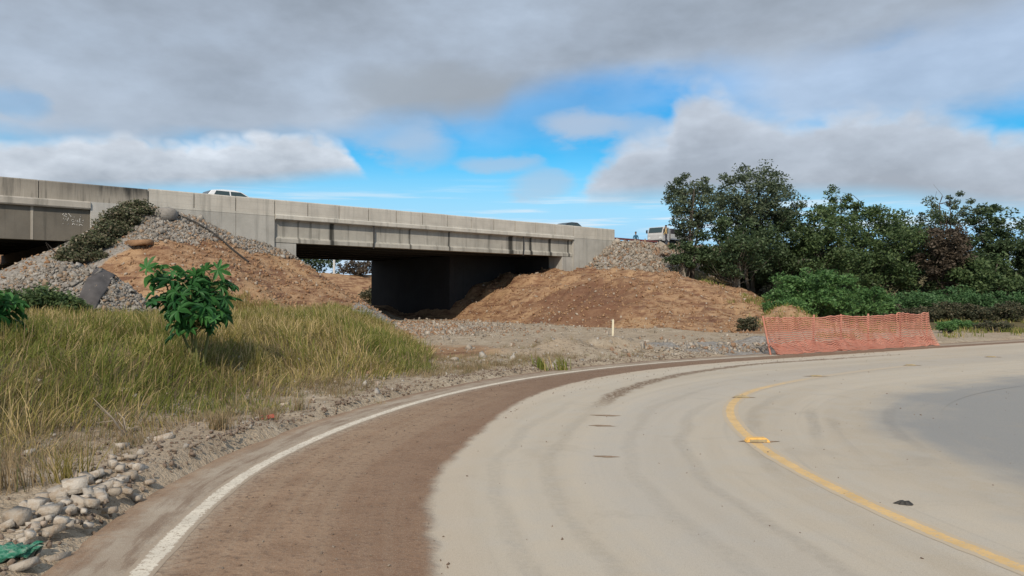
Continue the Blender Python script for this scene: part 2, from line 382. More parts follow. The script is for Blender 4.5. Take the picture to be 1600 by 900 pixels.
def net_mat():
    m, g, b = mat('orange_plastic_net'); o = tcoord(g)
    c = g.mix(g.noise(o, 1.5, 4), (.60, .23, .16), (.78, .42, .32)); g.put(b.inputs['Base Color'], c); b.inputs['Roughness'].default_value = .55
    t = g.n.new('ShaderNodeBsdfTranslucent'); g.put(t.inputs[0], c)
    mx = g.n.new('ShaderNodeMixShader'); mx.inputs[0].default_value = .25
    g.l.new(b.outputs[0], mx.inputs[1]); g.l.new(t.outputs[0], mx.inputs[2]); g.l.new(mx.outputs[0], g.n['Material Output'].inputs[0])
    return m
M['net'] = net_mat()

# ------------------------------------------------------------------ layout: pixels to the ground, bridge axes, road line
def gpt(px, py, z=0.0):
    d = (CAMH - z) * FPX / (py - HOR); return ((px - 800) / FPX * d, d)
B0 = np.array([-12.6, 44.6]); U = np.array([.748, .664]); NF = np.array([.664, -.748])     # bridge origin, along, towards the camera
BANG = math.atan2(U[1], U[0])
def ts(x, y): return (x - B0[0]) * U[0] + (y - B0[1]) * U[1], (x - B0[0]) * NF[0] + (y - B0[1]) * NF[1]
def xy(t, s): return B0[0] + t * U[0] + s * NF[0], B0[1] + t * U[1] + s * NF[1]
def spline(P, n=14):
    P = np.asarray(P, float); Q = np.vstack([2 * P[0] - P[1], P, 2 * P[-1] - P[-2]]); out = []
    for i in range(1, len(Q) - 2):
        a, b, c, d = Q[i - 1:i + 3]
        for k in range(n):
            t = k / n
            out.append(.5 * (2 * b + (c - a) * t + (2 * a - 5 * b + 4 * c - d) * t * t + (3 * b - a - 3 * c + d) * t ** 3))
    out.append(P[-1]); return np.array(out)
WL = spline([(9.5, -15), (4.9, -10.3), (1.75, -6), (-.35, -2), (-1.65, 1.5), (-2.4, 4.94), (-2.68, 7.5), (-2.5, 9.6), (-1.98, 11.9), (-1.15, 14.2), (.05, 16.45),
             (1.6, 18.5), (3.4, 20.3), (5.5, 21.9), (7.8, 23.3), (11.4, 25.5), (15.2, 27.85), (21.5, 31.6), (30, 36.2), (42, 42.2), (60, 50.5), (85, 61)], 10)
WLd = WL[::4] if len(WL) > 400 else WL[::2]
def road_uv(x, y):
    """(arc length, signed offset) from the white line; offset > 0 on the carriageway side"""
    x = np.atleast_1d(np.asarray(x, float)); y = np.atleast_1d(np.asarray(y, float))
    seg = WLd[1:] - WLd[:-1]; L = np.hypot(*seg.T); cum = np.concatenate([[0], np.cumsum(L)])
    best = np.full(x.shape, 1e9); uu = np.zeros(x.shape); vv = np.zeros(x.shape)
    for i in range(len(seg)):
        dx = x - WLd[i, 0]; dy = y - WLd[i, 1]; k = np.clip((dx * seg[i, 0] + dy * seg[i, 1]) / L[i] ** 2, 0, 1)
        ex = dx - k * seg[i, 0]; ey = dy - k * seg[i, 1]; d = np.hypot(ex, ey); m_ = d < best
        sg = np.where(dx * seg[i, 1] - dy * seg[i, 0] > 0, 1.0, -1.0)
        best = np.where(m_, d, best); uu = np.where(m_, cum[i] + k * L[i], uu); vv = np.where(m_, d * sg, vv)
    return uu, vv
U0 = float(road_uv(-2.4, 4.94)[0][0])                     # arc length where the line enters the picture
VIN, VOUT = 14.0, -0.62

def bank_mask(x, y):
    xe = np.interp(y, [0, 6, 10, 14, 17, 22, 30, 38, 45], [-4.4, -4.3, -4.0, -3.0, -1.7, -2.2, -4.0, -5.8, -8.0])
    return smooth01(xe - x, -0.2, 3.2)
def terrain(x, y, rough=True):
    x = np.asarray(x, float); y = np.asarray(y, float); shp = x.shape; x = x.ravel(); y = y.ravel()
    t, s = ts(x, y); u, v = road_uv(x, y)
    n1 = fbm(x, y, .35, 4, 1); n2 = fbm(x, y, 1.3, 3, 5)
    off = smooth01(-v, .62, 2.5)
    h = off * (0.05 + .05 * n1 + .035 * n2)
    # grassy bank left of the road
    bk = bank_mask(x, y) * smooth01(-v, 1.0, 6.5) * smooth01(y, -25, 4) * smooth01(x, -60, -30)
    h = h + bk * (.86 + .12 * n1) + smooth01(-v, .6, 1.4) * .05
    # island of fill between the two bridges
    zt = np.interp(t, [-26, -19, -16, -13, -10.7, -8.6, -5.8, -3.5, -1], [.3, .8, 2.0, 3.7, 5.1, 6.45, 6.1, 5.1, 4.55])
    front = zt - .51 * np.hypot(np.maximum(s, 0), 1.42 * np.maximum(t + 1, 0)) + .14 * n1 + .08 * n2
    back = np.where(t > -1, 3.9 - .60 * np.maximum(t, 0), np.where(t < -10.7, 4.5 + .52 * (t + 10.7), 6.1)) + .1 * n1
    isl = np.where(s > -.34, front, np.where(s > -18, back, -1))
    h = np.maximum(h, isl)
    # heap of riprap in front of the old bridge
    hp = 2.55 * np.exp(-(((x + 15.6) / 2.6) ** 2 + ((y - 28.3) / 2.3) ** 2) ** 1.3) + 1.5 * np.exp(-(((x + 18.6) / 2.2) ** 2 + ((y - 28) / 2.0) ** 2))
    h = np.maximum(h, hp + .1 * n2)
    # right embankment: rock fill under the highway, cut soil ridge in front
    zr = np.interp(t, [23.3, 25, 28, 31, 400], [3.7, 4.35, 6.2, 6.3, 6.35])
    e1 = np.where(t > 23.3, np.where(s > -.34, zr - .60 * np.maximum(s - .4, 0) + .12 * n1, np.where(s > -18, np.where(t > 24.4, 6.1, 3.7), 6.2 - .5 * (-18 - s))), -1)
    h = np.maximum(h, e1)
    t0 = np.interp(s, [-17, -4, 9, 23], [15.3, 14.6, 12, 11.2]); zc = np.interp(s, [-18, 2, 8, 12, 15, 18, 21], [3.75, 3.8, 3.5, 2.9, 2.0, .9, 0])
    k = np.clip((t - t0) / (22.5 - t0), 0, 1)
    ter = .045 * np.sin(k * 21 + n1 * 2.6 + .25 * s) * smooth01(k, .02, .2)
    e2 = zc * (np.sin(np.clip(k, 0, 1) * np.pi / 2) ** .85 + ter) - .16 * np.maximum(t - 23.5, 0)
    gull = np.abs(vnoise(s + .25 * n2, 0 * s, .9, 3))
    e2 = e2 - .30 * (1 - smooth01(gull, 0, .3)) * smooth01(k, .05, .3) * smooth01(k, 1, .7) + .13 * n1 * (k > 0) + .09 * n2 * (k > 0)
    e2 = np.where(s < -18, -1, e2)
    h = np.maximum(h, e2 * smooth01(t, 45, 34))
    # small spoil knoll right of the ridge
    kx, ky = 15.2, 42.5
    h = np.maximum(h, 1.25 * np.exp(-((x - kx) / 1.7) ** 2 - ((y - ky) / 2.2) ** 2) + .05 * n2)
    # sand heaps by the road
    for (px, py, a, rx, ry) in ((880, 556, .30, 1.3, 1.0), (925, 551, .24, 1.2, .9), (1010, 551, .2, 1.6, .8), (1120, 548, .22, 1.8, .8), (1185, 546, .3, 1.0, .8), (800, 560, .12, 1.2, 1.0)):
        cx, cy = gpt(px, py); h = h + a * off * np.exp(-((x - cx) / rx) ** 2 - ((y - cy) / ry) ** 2) * (1 + .5 * n2)
    # cut bank on the far side of the bridge
    fb = 4.3 * np.exp(-((s + 33) / 6.0) ** 2) * smooth01(t, 4, 12) * smooth01(t, 44, 34)
    h = np.maximum(h, fb + .15 * n1)
    h = np.maximum(h, 7.2 * np.exp(-((s + 31) / 5.5) ** 2) * smooth01(t, 1, -4) + .1 * n1 * (s < -20))  # mound added to block the sky behind the old underpass, keeping it dark
    # old highway bank left of the old bridge
    h = np.maximum(h, np.where((t < -34), np.where(s > 0, 6.2 - .5 * s, np.where(s > -18, 6.1, 6.2 - .5 * (-18 - s))) - .5 * np.maximum(t + 36, 0), -1))
    # gentle rise of the wooded land on the right
    h = h + smooth01(x, 16, 40) * smooth01(y, 44, 62) * .5
    h = np.where(v > -.64, -.07, h)
    h = np.where((v > -.64) & (v > VIN + .2), -.07 + .08 * smooth01(v, VIN + .2, VIN + 3), h)
    edge = smooth01(-v, .60, .75)
    h = np.where(v > -.8, h * edge + (-.07) * (1 - edge), h)
    return h.reshape(shp)
def tz(x, y): return float(terrain(np.array([x]), np.array([y]))[0])

# ------------------------------------------------------------------ ground sheet
def axis(fine0, fine1, step, far0, far1, growth=1.16):
    a = list(np.arange(fine0, fine1 + 1e-6, step)); d = step; p = fine1
    while p < far1: d *= growth; p += d; a.append(p)
    d = step; p = fine0; b = []
    while p > far0: d *= growth; p -= d; b.append(p)
    return np.array(b[::-1] + a)
gx = axis(-24, 24, .26, -3000, 3000); gy = axis(2, 62, .28, -2500, 4000)
XX, YY = np.meshgrid(gx, gy); ZZ = terrain(XX, YY)
nx, ny = len(gx), len(gy)
idx = np.arange(nx * ny).reshape(ny, nx)
GF = np.stack([idx[:-1, :-1], idx[:-1, 1:], idx[1:, 1:], idx[1:, :-1]], -1).reshape(-1, 4)
GV = np.stack([XX, YY, ZZ], -1).reshape(-1, 3)
def zones(x, y):
    """what the ground is made of: red soil, grey stone, green cover (0..1 each)"""
    t, s = ts(x, y); u, v = road_uv(x, y)
    n = fbm(x, y, .5, 4, 9)
    bk = bank_mask(x, y) * smooth01(-v, 1.2, 2.6)
    isl = (s > -.4) * smooth01(t, -19, -16) * smooth01(np.hypot(np.maximum(s, 0), np.maximum(t + 1, 0)) + n, 15, 12) * (t < 9)
    gtop = smooth01(1.8 + np.interp(t, [-10, -7, -3, 0], [1.6, 1.2, -.6, -.7]) + .5 * n - s, -.5, .5) * isl * smooth01(t, 1, -1)
    rid = smooth01(t, 11, 12.5) * (s < 23) * (s > -19) * smooth01(t, 33, 27)
    up = smooth01(t, 23, 24) * smooth01(t, 42, 36) * smooth01(4.4 + .5 * n - s, -.4, .4) * (s > -.5)
    fb = np.exp(-((s + 33) / 7.0) ** 2) > .3
    cx, cy = gpt(690, 553); reds = np.exp(-((x - cx) / 2.4) ** 2 - ((y - cy) / 3.2) ** 2)
    soil = np.clip(np.maximum.reduce([isl * (1 - gtop), rid * (1 - up), fb * 1.0, reds * .9 + .2 * n * reds]), 0, 1)
    gc = np.exp(-((x + 5.2) / 3.4) ** 2 - ((y - 41) / 6) ** 2)
    c2x, c2y = gpt(1150, 550); g2 = np.exp(-((x - c2x) / 3) ** 2 - ((y - c2y) / 2.2) ** 2)
    rip = np.exp(-((x + 16.3) / 3.5) ** 2 - ((y - 28.3) / 3) ** 2)
    stone = np.clip(np.maximum.reduce([gtop, up, smooth01(gc + .25 * n, .3, .6), smooth01(g2 + .2 * n, .3, .7), smooth01(rip, .3, .6)]), 0, 1)
    green = np.clip(np.maximum.reduce([bk, smooth01(x + .6 * (y - 40), 20, 24) * smooth01(-v, 2.2, 4.5), smooth01(x + .25 * y, 28, 33) * smooth01(y, 34, 40), smooth01(y, 75, 90), smooth01(t, 31, 36), smooth01(np.abs(x), 45, 60),
                                         smooth01(v, VIN, VIN + 2)]), 0, 1)
    green = green * (1 - np.clip(soil, 0, 1)) * (1 - stone)
    return soil, stone, green
zs, zst, zg = zones(XX.ravel(), YY.ravel())
def ground_mat():
    m, g, b = mat('ground_earth'); p = geo_pos(g)
    at = g.n.new('ShaderNodeAttribute'); at.attribute_name = 'zone'; r, gg, bb = g.sep(at.outputs['Vector'])
    n0 = g.noise(p, .35, 5, .6); n1 = g.noise(p, 1.7, 6, .65); n2 = g.noise(p, 9, 5, .65); n3 = g.noise(p, 40, 3, .6)
    dirt = g.mix(g.sm(n1, .3, .7), (.35, .275, .19), (.54, .46, .35))
    dirt = g.mix(g.sm(n0, .42, .62), dirt, (.43, .345, .25))
    dirt = g.mix(g.sm(n2, .50, .70, 0, .7), dirt, (.17, .125, .085))
    dirt = g.mix(g.sm(n3, .55, .72, 0, .6), dirt, (.46, .42, .35))
    dirt = g.mix(g.sm(n3, .45, .30, 0, .6), dirt, (.13, .10, .07))
    lay = g.noise(g.scale(p, (.5, .5, 4.0)), 1.2, 5, .6)
    soil = g.mix(g.sm(n1, .32, .66), (.24, .132, .075), (.45, .295, .175))
    soil = g.mix(g.sm(lay, .50, .62, 0, .75), soil, (.145, .068, .045))
    soil = g.mix(g.sm(n0, .5, .68, 0, .75), soil, (.50, .33, .185))
    soil = g.mix(g.sm(n2, .56, .74, 0, .6), soil, (.43, .33, .235))
    soil = g.mix(g.sm(n3, .58, .75, 0, .5), soil, (.11, .06, .04))
    stone = g.mix(g.sm(n2, .3, .7), (.20, .185, .165), (.42, .40, .37))
    stone = g.mix(g.sm(n1, .5, .7, 0, .5), stone, (.27, .20, .145))
    grn = g.mix(g.sm(n1, .3, .7), (.10, .085, .045), (.20, .165, .085))
    c = g.mix(g.sm(g.add(bb, g.mul(g.sub(n1, .5), .5)), .3, .7), dirt, grn)
    X, Y, Z = g.sep(p)
    dk = g.add(g.m('POWER', g.m('DIVIDE', g.sub(X, 4.2), 4.2), 2.0), g.m('POWER', g.m('DIVIDE', g.sub(Y, 47.5), 5.0), 2.0))
    dk = g.add(dk, g.add(g.mul(g.sub(n0, .5), 3.0), g.mul(g.sub(lay, .5), 2.4)))       # damp red-brown seam in the cut face
    soil = g.mix(g.sm(dk, 1.3, .3, 0, .75), soil, g.mix(n2, (.13, .062, .04), (.22, .12, .075)))
    c = g.mix(g.sm(g.add(r, g.mul(g.sub(n1, .5), .6)), .3, .7), c, soil)
    c = g.mix(g.sm(g.add(gg, g.mul(g.sub(n2, .5), .7)), .35, .65), c, stone)
    g.put(b.inputs['Base Color'], c); b.inputs['Specular IOR Level'].default_value = .1
    bump(g, b, g.add(g.add(g.mul(n1, 1.2), g.mul(n2, .8)), g.mul(n3, .35)), .8, .12)
    return m
ground = np_obj('ground', GV, GF, ground_mat(), smooth=True); ground['kind'] = 'structure'
ca = ground.data.attributes.new('zone', 'FLOAT_VECTOR', 'POINT')
ca.data.foreach_set('vector', np.stack([zs, zst, zg], -1).astype(np.float32).ravel())

# ------------------------------------------------------------------ road
def frame(P):
    T = np.gradient(P, axis=0); T /= np.linalg.norm(T, axis=1)[:, None]; return T, np.stack([T[:, 1], -T[:, 0]], -1)
def strip(P, vs, z):
    T, N = frame(P); cum = np.concatenate([[0], np.cumsum(np.hypot(*(P[1:] - P[:-1]).T))])
    V = P[:, None, :] + np.asarray(vs)[None, :, None] * N[:, None, :]
    Z = np.full(V.shape[:2] + (1,), z); V = np.concatenate([V, Z], -1)
    n, k = V.shape[:2]; ii = np.arange(n * k).reshape(n, k)
    F = np.stack([ii[:-1, :-1], ii[:-1, 1:], ii[1:, 1:], ii[1:, :-1]], -1).reshape(-1, 4)
    UVv = np.stack([np.broadcast_to(cum[:, None], (n, k)), np.broadcast_to(np.asarray(vs)[None, :], (n, k))], -1)
    return V.reshape(-1, 3), F, UVv.reshape(-1, 2)
def set_uv(o, uv):
    l = o.data.uv_layers.new(name='UVMap'); li = np.empty(len(o.data.loops), np.int32); o.data.loops.foreach_get('vertex_index', li)
    l.data.foreach_set('uv', uv[li].astype(np.float32).ravel())
def road_mat():
    m, g, b = mat('dusty_asphalt'); uv = tcoord(g, 'UV'); u, v, _ = g.sep(uv); p = geo_pos(g)
    n0 = g.noise(p, .45, 5, .6); n1 = g.noise(p, 2.2, 6, .65); n2 = g.noise(p, 14, 5, .65); n3 = g.noise(p, 120, 3, .6)
    tr = g.noise(g.comb(g.mul(u, .05), g.mul(v, .9), 0.0), 1.0, 4, .6)            # wheel-wiped bands that follow the bend
    tr2 = g.noise(g.comb(g.mul(u, .12), g.mul(v, 6), 3.0), 1.0, 3, .6)
    n4 = g.noise(p, 42, 4, .75)
    asph = g.mix(g.sm(n3, .3, .7), (.185, .19, .19), (.30, .305, .30))
    asph = g.mix(g.sm(n1, .4, .7, 0, .5), asph, (.25, .25, .24))
    dust = g.mix(g.sm(tr, .35, .65), (.44, .38, .295), (.51, .45, .36))
    dust = g.mix(g.sm(n1, .4, .7, 0, .5), dust, (.46, .43, .375))
    clean = g.sm(g.add(v, g.add(g.mul(g.sub(tr, .5), 2.2), g.mul(g.sub(n0, .5), 2.2))), 6.5, 7.8)
    c = g.mix(g.mul(clean, .9), dust, asph)
    c = g.mix(g.mul(g.sm(tr2, .55, .7), g.sm(v, 3, 6, .08, .22)), c, (.30, .275, .24))
    # thin grey wheel tracks through the dust
    tk = g.sm(g.m('ABSOLUTE', g.sub(g.add(v, g.mul(g.sub(tr2, .5), .8)), 4.0)), .9, .3)
    c = g.mix(g.mul(tk, .28), c, (.40, .385, .36))
    # mud dragged along the shoulder
    ul = g.sub(u, U0)
    w = g.curve(ul, [(-6, 1.9), (0, 1.95), (3, 2.0), (5, 2.0), (8, 1.75), (12, 1.35), (16, 1.1), (22, .95), (30, .8), (40, .7)], -6, 40, 0, 2.4)
    e = g.sub(g.add(w, g.add(g.mul(g.sub(n1, .5), .25), g.mul(g.sub(tr, .5), .2))), v)
    mud = g.mul(g.sm(e, -.03, .12), g.sm(g.add(v, g.mul(g.sub(n2, .5), .5)), -.25, .35, .2, 1))
    mc = g.mix(g.sm(n1, .3, .7), (.215, .128, .075), (.32, .21, .132))
    mc = g.mix(g.sm(tr2, .4, .65, 0, .55), mc, (.33, .235, .155))
    mc = g.mix(g.sm(n3, .52, .7, 0, .4), mc, (.36, .28, .20))
    mc = g.mix(g.sm(n2, .5, .68, 0, .75), mc, (.14, .085, .055))
    mc = g.mix(g.mul(g.sm(g.add(v, g.mul(g.sub(n1, .5), .8)), .7, 1.7), .5), mc, g.mix(n2, (.135, .068, .038), (.225, .13, .08)))
    mc = g.mix(g.mul(g.sm(ul, 6, 14), .6), mc, (.155, .09, .056))
    lipc = g.mul(g.sm(g.m('ABSOLUTE', g.add(e, .12)), .28, .0), .55)
    c = g.mix(lipc, c, (.52, .44, .34))
    c = g.mix(mud, c, mc)
    out = g.sm(g.add(v, g.mul(g.sub(n2, .5), .3)), -.02, -.16)
    c = g.mix(g.mul(out, .8), c, g.mix(g.sm(n1, .35, .7), (.29, .225, .165), (.39, .325, .25)))
    drt = g.noise(g.comb(g.mul(u, 1.1), g.mul(v, 7), 1.0), 1.0, 5, .65)
    c = g.mix(g.mul(out, g.sm(drt, .46, .62, 0, .75)), c, g.mix(n2, (.13, .08, .05), (.27, .19, .13)))
    c = g.mix(g.mul(g.sm(g.add(g.add(v, g.mul(g.sub(n1, .5), .35)), g.mul(g.sub(n2, .5), .3)), -.34, -.60), .9), c, mc)
    c = g.mix(g.sm(n2, .62, .8, 0, .35), c, (.17, .145, .12))
    c = g.mix(g.sm(n3, .50, .70, 0, .34), c, (.20, .18, .15))
    c = g.mix(g.sm(n3, .48, .30, 0, .34), c, (.60, .56, .49))
    c = g.mix(g.sm(n4, .52, .74, 0, .28), c, (.24, .21, .17))
    c = g.mix(g.sm(n4, .47, .28, 0, .22), c, (.62, .58, .5))
    blot = g.noise(p, .9, 4, .7, dist=.6)
    c = g.mix(g.mul(g.sm(blot, .56, .66), g.sm(v, 1.5, 3.0, 0, .20)), c, (.33, .29, .235))
    for (tv, ta, tb, am) in ((6.25, 5.5, 11.5, .30), (6.55, 6.5, 10.0, .26), (7.3, 5.0, 13.0, .22), (2.5, -6.0, 10.0, .16), (3.05, -6.0, 9.0, .18), (3.9, -6.0, 15.0, .14), (4.55, -6.0, 12.0, .18), (5.4, 2.0, 14.0, .18)):
        wob = g.add(v, g.mul(g.sub(n0, .5), .55))
        tm = g.mul(g.sm(g.m('ABSOLUTE', g.sub(wob, tv)), .13, .03), g.mul(g.sm(ul, ta, ta + 2), g.sm(ul, tb, tb - 2)))
        c = g.mix(g.mul(g.mul(tm, g.sm(n2, .35, .6, .4, 1)), am), c, (.17, .155, .135))
    # long streak of dragged soil further round the bend
    dr = g.sm(g.m('ABSOLUTE', g.sub(g.add(v, g.mul(g.sub(n1, .5), .5)), g.sm(ul, 9, 20, 3.0, 1.75, smooth=False))), .22, .06)
    c = g.mix(g.mul(g.mul(dr, g.sm(n2, .36, .52)), g.mul(g.sm(ul, 8, 11), g.sm(ul, 28, 22))), c, (.19, .135, .09))
    g.put(b.inputs['Base Color'], c); g.put(b.inputs['Roughness'], g.sm(clean, 0, 1, .95, .78)); b.inputs['Specular IOR Level'].default_value = .2
    bump(g, b, g.add(g.mul(n3, .25), g.add(g.mul(g.mul(n1, mud), 2.0), g.mul(g.mul(n2, mud), 1.2))), .5, .03)
    return m
V, F, uvs = strip(WL, np.concatenate([[-.62, -.45, -.2], np.linspace(0, 8, 21)]), 0.0)
# the inside of the bend: an even grid slightly below the strip, so nothing folds over itself
ax_, ay_ = np.arange(-3, 100, .5), np.arange(-26, 60, .5); AX, AY = np.meshgrid(ax_, ay_); iu, iv = road_uv(AX, AY)
iu = iu.reshape(AX.shape); iv = iv.reshape(AX.shape); ok = (iv > 7.0) & (iv < VIN) ; kk = np.arange(AX.size).reshape(AX.shape)
q4 = ok[:-1, :-1] & ok[:-1, 1:] & ok[1:, 1:] & ok[1:, :-1]
F2 = np.stack([kk[:-1, :-1], kk[:-1, 1:], kk[1:, 1:], kk[1:, :-1]], -1)[q4]
used, inv = np.unique(F2, return_inverse=True); F2 = inv.reshape(-1, 4)
V2 = np.stack([AX.ravel()[used], AY.ravel()[used], np.full(len(used), -.004)], -1); UV2 = np.stack([iu.ravel()[used], iv.ravel()[used]], -1)
F = np.concatenate([F, F2 + len(V)]); V = np.concatenate([V, V2]); uvs = np.concatenate([uvs, UV2])
road = np_obj('road', V, F, road_mat(), smooth=True); road['kind'] = 'structure'; set_uv(road, uvs)
def line_mat(name, col, dust, wear, fade0, fade1):
    m, g, b = mat(name); p = geo_pos(g); u, v, _ = g.sep(tcoord(g, 'UV'))
    n1 = g.noise(p, 3, 5, .65); n2 = g.noise(p, 22, 5, .7); n3 = g.noise(p, 70, 3)
    c = g.mix(g.sm(n1, .3, .7), col, tuple(q * .82 for q in col))
    a = g.add(g.add(g.mul(g.sub(n2, .5), 1.2), g.mul(g.sub(n3, .5), .7)), g.sm(g.m('ABSOLUTE', v), .045, .085, 0, .38))
    c = g.mix(g.mul(g.sm(a, .02, .2), wear), c, dust)
    c = g.mix(g.sm(g.add(u, g.mul(g.sub(n1, .5), 5)), fade0, fade1, 0, .88), c, dust)
    g.put(b.inputs['Base Color'], c); bump(g, b, n3, .3, .01)
    return m
V, F, uvs = strip(WL, [-.10, 0, .10], .0022)
# ragged edges of the worn paint
V[:, 0] += rng.normal(0, .006, len(V)); V[:, 1] += rng.normal(0, .006, len(V))
o = np_obj('edge_line', V, F, line_mat('white_road_paint', (.70, .64, .53), (.34, .27, .2), .9, U0 + 17, U0 + 29)); o['kind'] = 'structure'; set_uv(o, uvs)
YL = spline([(10.5, -7), (7.4, -3.6), (5.2, -.4), (4.1, 2.2), (3.40, 5.0), (3.12, 6.4), (2.97, 8.2), (3.0, 9.5), (3.18, 11.0), (3.52, 12.4), (4.05, 13.7), (4.7, 14.8), (5.7, 16.0), (6.9, 17.2), (8.4, 18.5), (10.4, 20)], 10)
V, F, uvs = strip(YL, [-.12, 0, .12], .0022)
V[:, 0] += rng.normal(0, .004, len(V)); V[:, 1] += rng.normal(0, .004, len(V))
yu = float(np.concatenate([[0], np.cumsum(np.hypot(*(YL[1:] - YL[:-1]).T))])[np.argmin(np.hypot(YL[:, 0] - 5.7, YL[:, 1] - 16.0))])
o = np_obj('centre_line', V, F, line_mat('yellow_road_paint', (.70, .48, .22), (.46, .40, .315), .85, yu - 3.5, yu + 2.5)); o['kind'] = 'structure'; set_uv(o, uvs)

# ------------------------------------------------------------------ highway bridges (local axes: x along the bridge, y away from the camera, z up)
DW = 17.6
def highway_mat():
    m, g, b = mat('highway_asphalt'); p = geo_pos(g); g.put(b.inputs['Base Color'], g.mix(g.noise(p, 30, 4), (.05, .05, .052), (.09, .09, .088))); return m
HW = highway_mat()
hw = empty('tmp'); bpy.data.objects.remove(hw)
bm = bmesh.new(); box(bm, -220, 320, .28, DW - .28, 6.40, 6.46)
o = bm_obj('highway', bm, HW); o.location = (*B0, 0); o.rotation_euler = (0, 0, BANG); o['kind'] = 'structure'

nb = empty('overpass_bridge', (*B0, 0), BANG)
tag(nb, 'newer pale grey concrete girder bridge spanning the dark underpass in the middle', 'bridge')
joints = [-8.04, -5.75, -3.5, -1.25] + [(-1.25 + 24.55 / 12 * i) for i in range(1, 13)] + [25.8, 28.2]
def parapet(x0, x1, y0, y1, z0, z1):
    bm = bmesh.new(); c = .05
    prism(bm, [(y0, z0), (y1, z0), (y1, z1 - c), (y1 - c, z1), (y0 + c, z1), (y0, z1 - c)], 'x', x0, x1); return bm
for a, c in zip(joints[:-1], joints[1:]):
    bm_obj('parapet_panel', parapet(a + .03, c - .03, random.uniform(-.008, .008), .24, 6.5, 7.33 + random.uniform(-.008, .008)), M['conc'], nb)
for i in range(10):
    bm_obj('rear_parapet_panel', parapet(-8 + 3.62 * i + .02, -8 + 3.62 * (i + 1) - .02, DW - .24, DW, 6.5, 7.33), M['conc'], nb)
bm = bmesh.new(); prism(bm, [(-.10, 6.24), (-.10, 6.44), (-.04, 6.497), (.30, 6.497), (.30, 6.20), (-.06, 6.20)], 'x', -1.22, 23.28); bm_obj('ledge', bm, M['ledge'], nb)
bm = bmesh.new(); prism(bm, [(.10, 4.9), (.10, 5.12), (.24, 5.24), (.24, 6.10), (.16, 6.197), (.72, 6.197), (.60, 6.1), (.60, 5.24), (.74, 5.12), (.74, 4.9)], 'x', -1.18, 23.24); bm_obj('girder', bm, M['girder'], nb)
for i in range(1, 7):
    yb = .1 + i * 2.72
    bm = bmesh.new(); prism(bm, [(yb, 4.9), (yb, 5.12), (yb + .14, 5.24), (yb + .14, 6.10), (yb + .06, 6.197), (yb + .62, 6.197), (yb + .5, 6.1), (yb + .5, 5.24), (yb + .64, 5.12), (yb + .64, 4.9)], 'x', -1.18, 23.24)
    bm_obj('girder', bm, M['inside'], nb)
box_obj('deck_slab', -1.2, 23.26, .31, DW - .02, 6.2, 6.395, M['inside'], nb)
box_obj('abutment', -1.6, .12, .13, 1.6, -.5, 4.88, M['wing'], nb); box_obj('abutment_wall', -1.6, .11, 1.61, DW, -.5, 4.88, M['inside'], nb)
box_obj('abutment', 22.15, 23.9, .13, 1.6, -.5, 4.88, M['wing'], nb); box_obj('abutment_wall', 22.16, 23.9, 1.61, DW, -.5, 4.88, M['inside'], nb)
box_obj('abutment_backwall', -1.9, -1.23, .42, DW, 4.9, 6.39, M['wing'], nb)
box_obj('abutment_backwall', 23.29, 23.9, .42, DW, 4.9, 6.39, M['wing'], nb)
for a, c in ((-8.04, -3.5), (-3.5, -1.25), (23.3, 24.5), (24.5, 25.8), (25.8, 28.2)):
    ww = box_obj('wing_wall', a + .012, c - .012, .0, .80, 2.2, 6.38, M['wing'], nb); box_obj('wall_cap', a + .012, c - .012, -.012, .265, 6.382, 6.496, M['ledge'], ww)
box_obj('rear_wing_wall', 23.3, 28.2, DW - .4, DW, 2.2, 6.49, M['wing'], nb)
# walls added to shut out light and keep the underpass black
box_obj('shade_wall', 15.4, 15.9, 5.6, DW - .6, -.5, 4.89, M['inside'], nb)
box_obj('shade_wall', 15.91, 22.14, 5.6, 6.1, -.5, 4.89, M['inside'], nb)
box_obj('shade_wall', 15.91, 22.14, DW - 1.1, DW - .6, -.5, 4.89, M['inside'], nb)
for px in (5.28, 18.0):
    v, f = tube_np([(px, .02, 6.46), (px, .02, 5.2), (px, .06, 4.8)], .045, 8); np_obj('drain_pipe', v, f, M['dark_plastic'], nb, True)

ob = empty('old_overpass_bridge', (*B0, 0), BANG)
tag(ob, 'older weathered bridge with mould-stained parapet and dark brown girder at the left edge', 'bridge')
oj = [-8.06, -12.9, -17.7, -22.5, -27.3, -32.1, -36.9]
for c, a in zip(oj[:-1], oj[1:]):
    bm_obj('parapet_panel', parapet(a + .02, c - .02, -.015, .24, 6.42, 7.28), M['old'], ob)
for i in range(6): bm_obj('rear_parapet_panel', parapet(-36.9 + 4.8 * i + .02, -36.9 + 4.8 * (i + 1) - .02, DW - .24, DW, 6.42, 7.28), M['old'], ob)
bm = bmesh.new(); prism(bm, [(-.12, 6.10), (-.12, 6.36), (-.06, 6.417), (.30, 6.417), (.30, 6.04), (-.08, 6.04)], 'x', -36.5, -10.72); bm_obj('ledge', bm, M['old_ledge'], ob)
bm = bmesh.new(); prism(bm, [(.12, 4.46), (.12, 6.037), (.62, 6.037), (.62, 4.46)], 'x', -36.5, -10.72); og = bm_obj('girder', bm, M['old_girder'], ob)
for xx in (-13.2, -15.6, -18.0, -20.4): box_obj('stiffener', xx, xx + .11, .10, .118, 4.47, 6.03, M['old'], og)
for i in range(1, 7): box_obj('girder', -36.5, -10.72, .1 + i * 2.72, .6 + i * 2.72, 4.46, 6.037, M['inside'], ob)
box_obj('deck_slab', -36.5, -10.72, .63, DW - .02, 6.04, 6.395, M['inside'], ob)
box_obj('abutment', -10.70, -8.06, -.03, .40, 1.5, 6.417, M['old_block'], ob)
box_obj('abutment_wall', -11.9, -10.2, .7, DW, -.5, 4.44, M['inside'], ob)
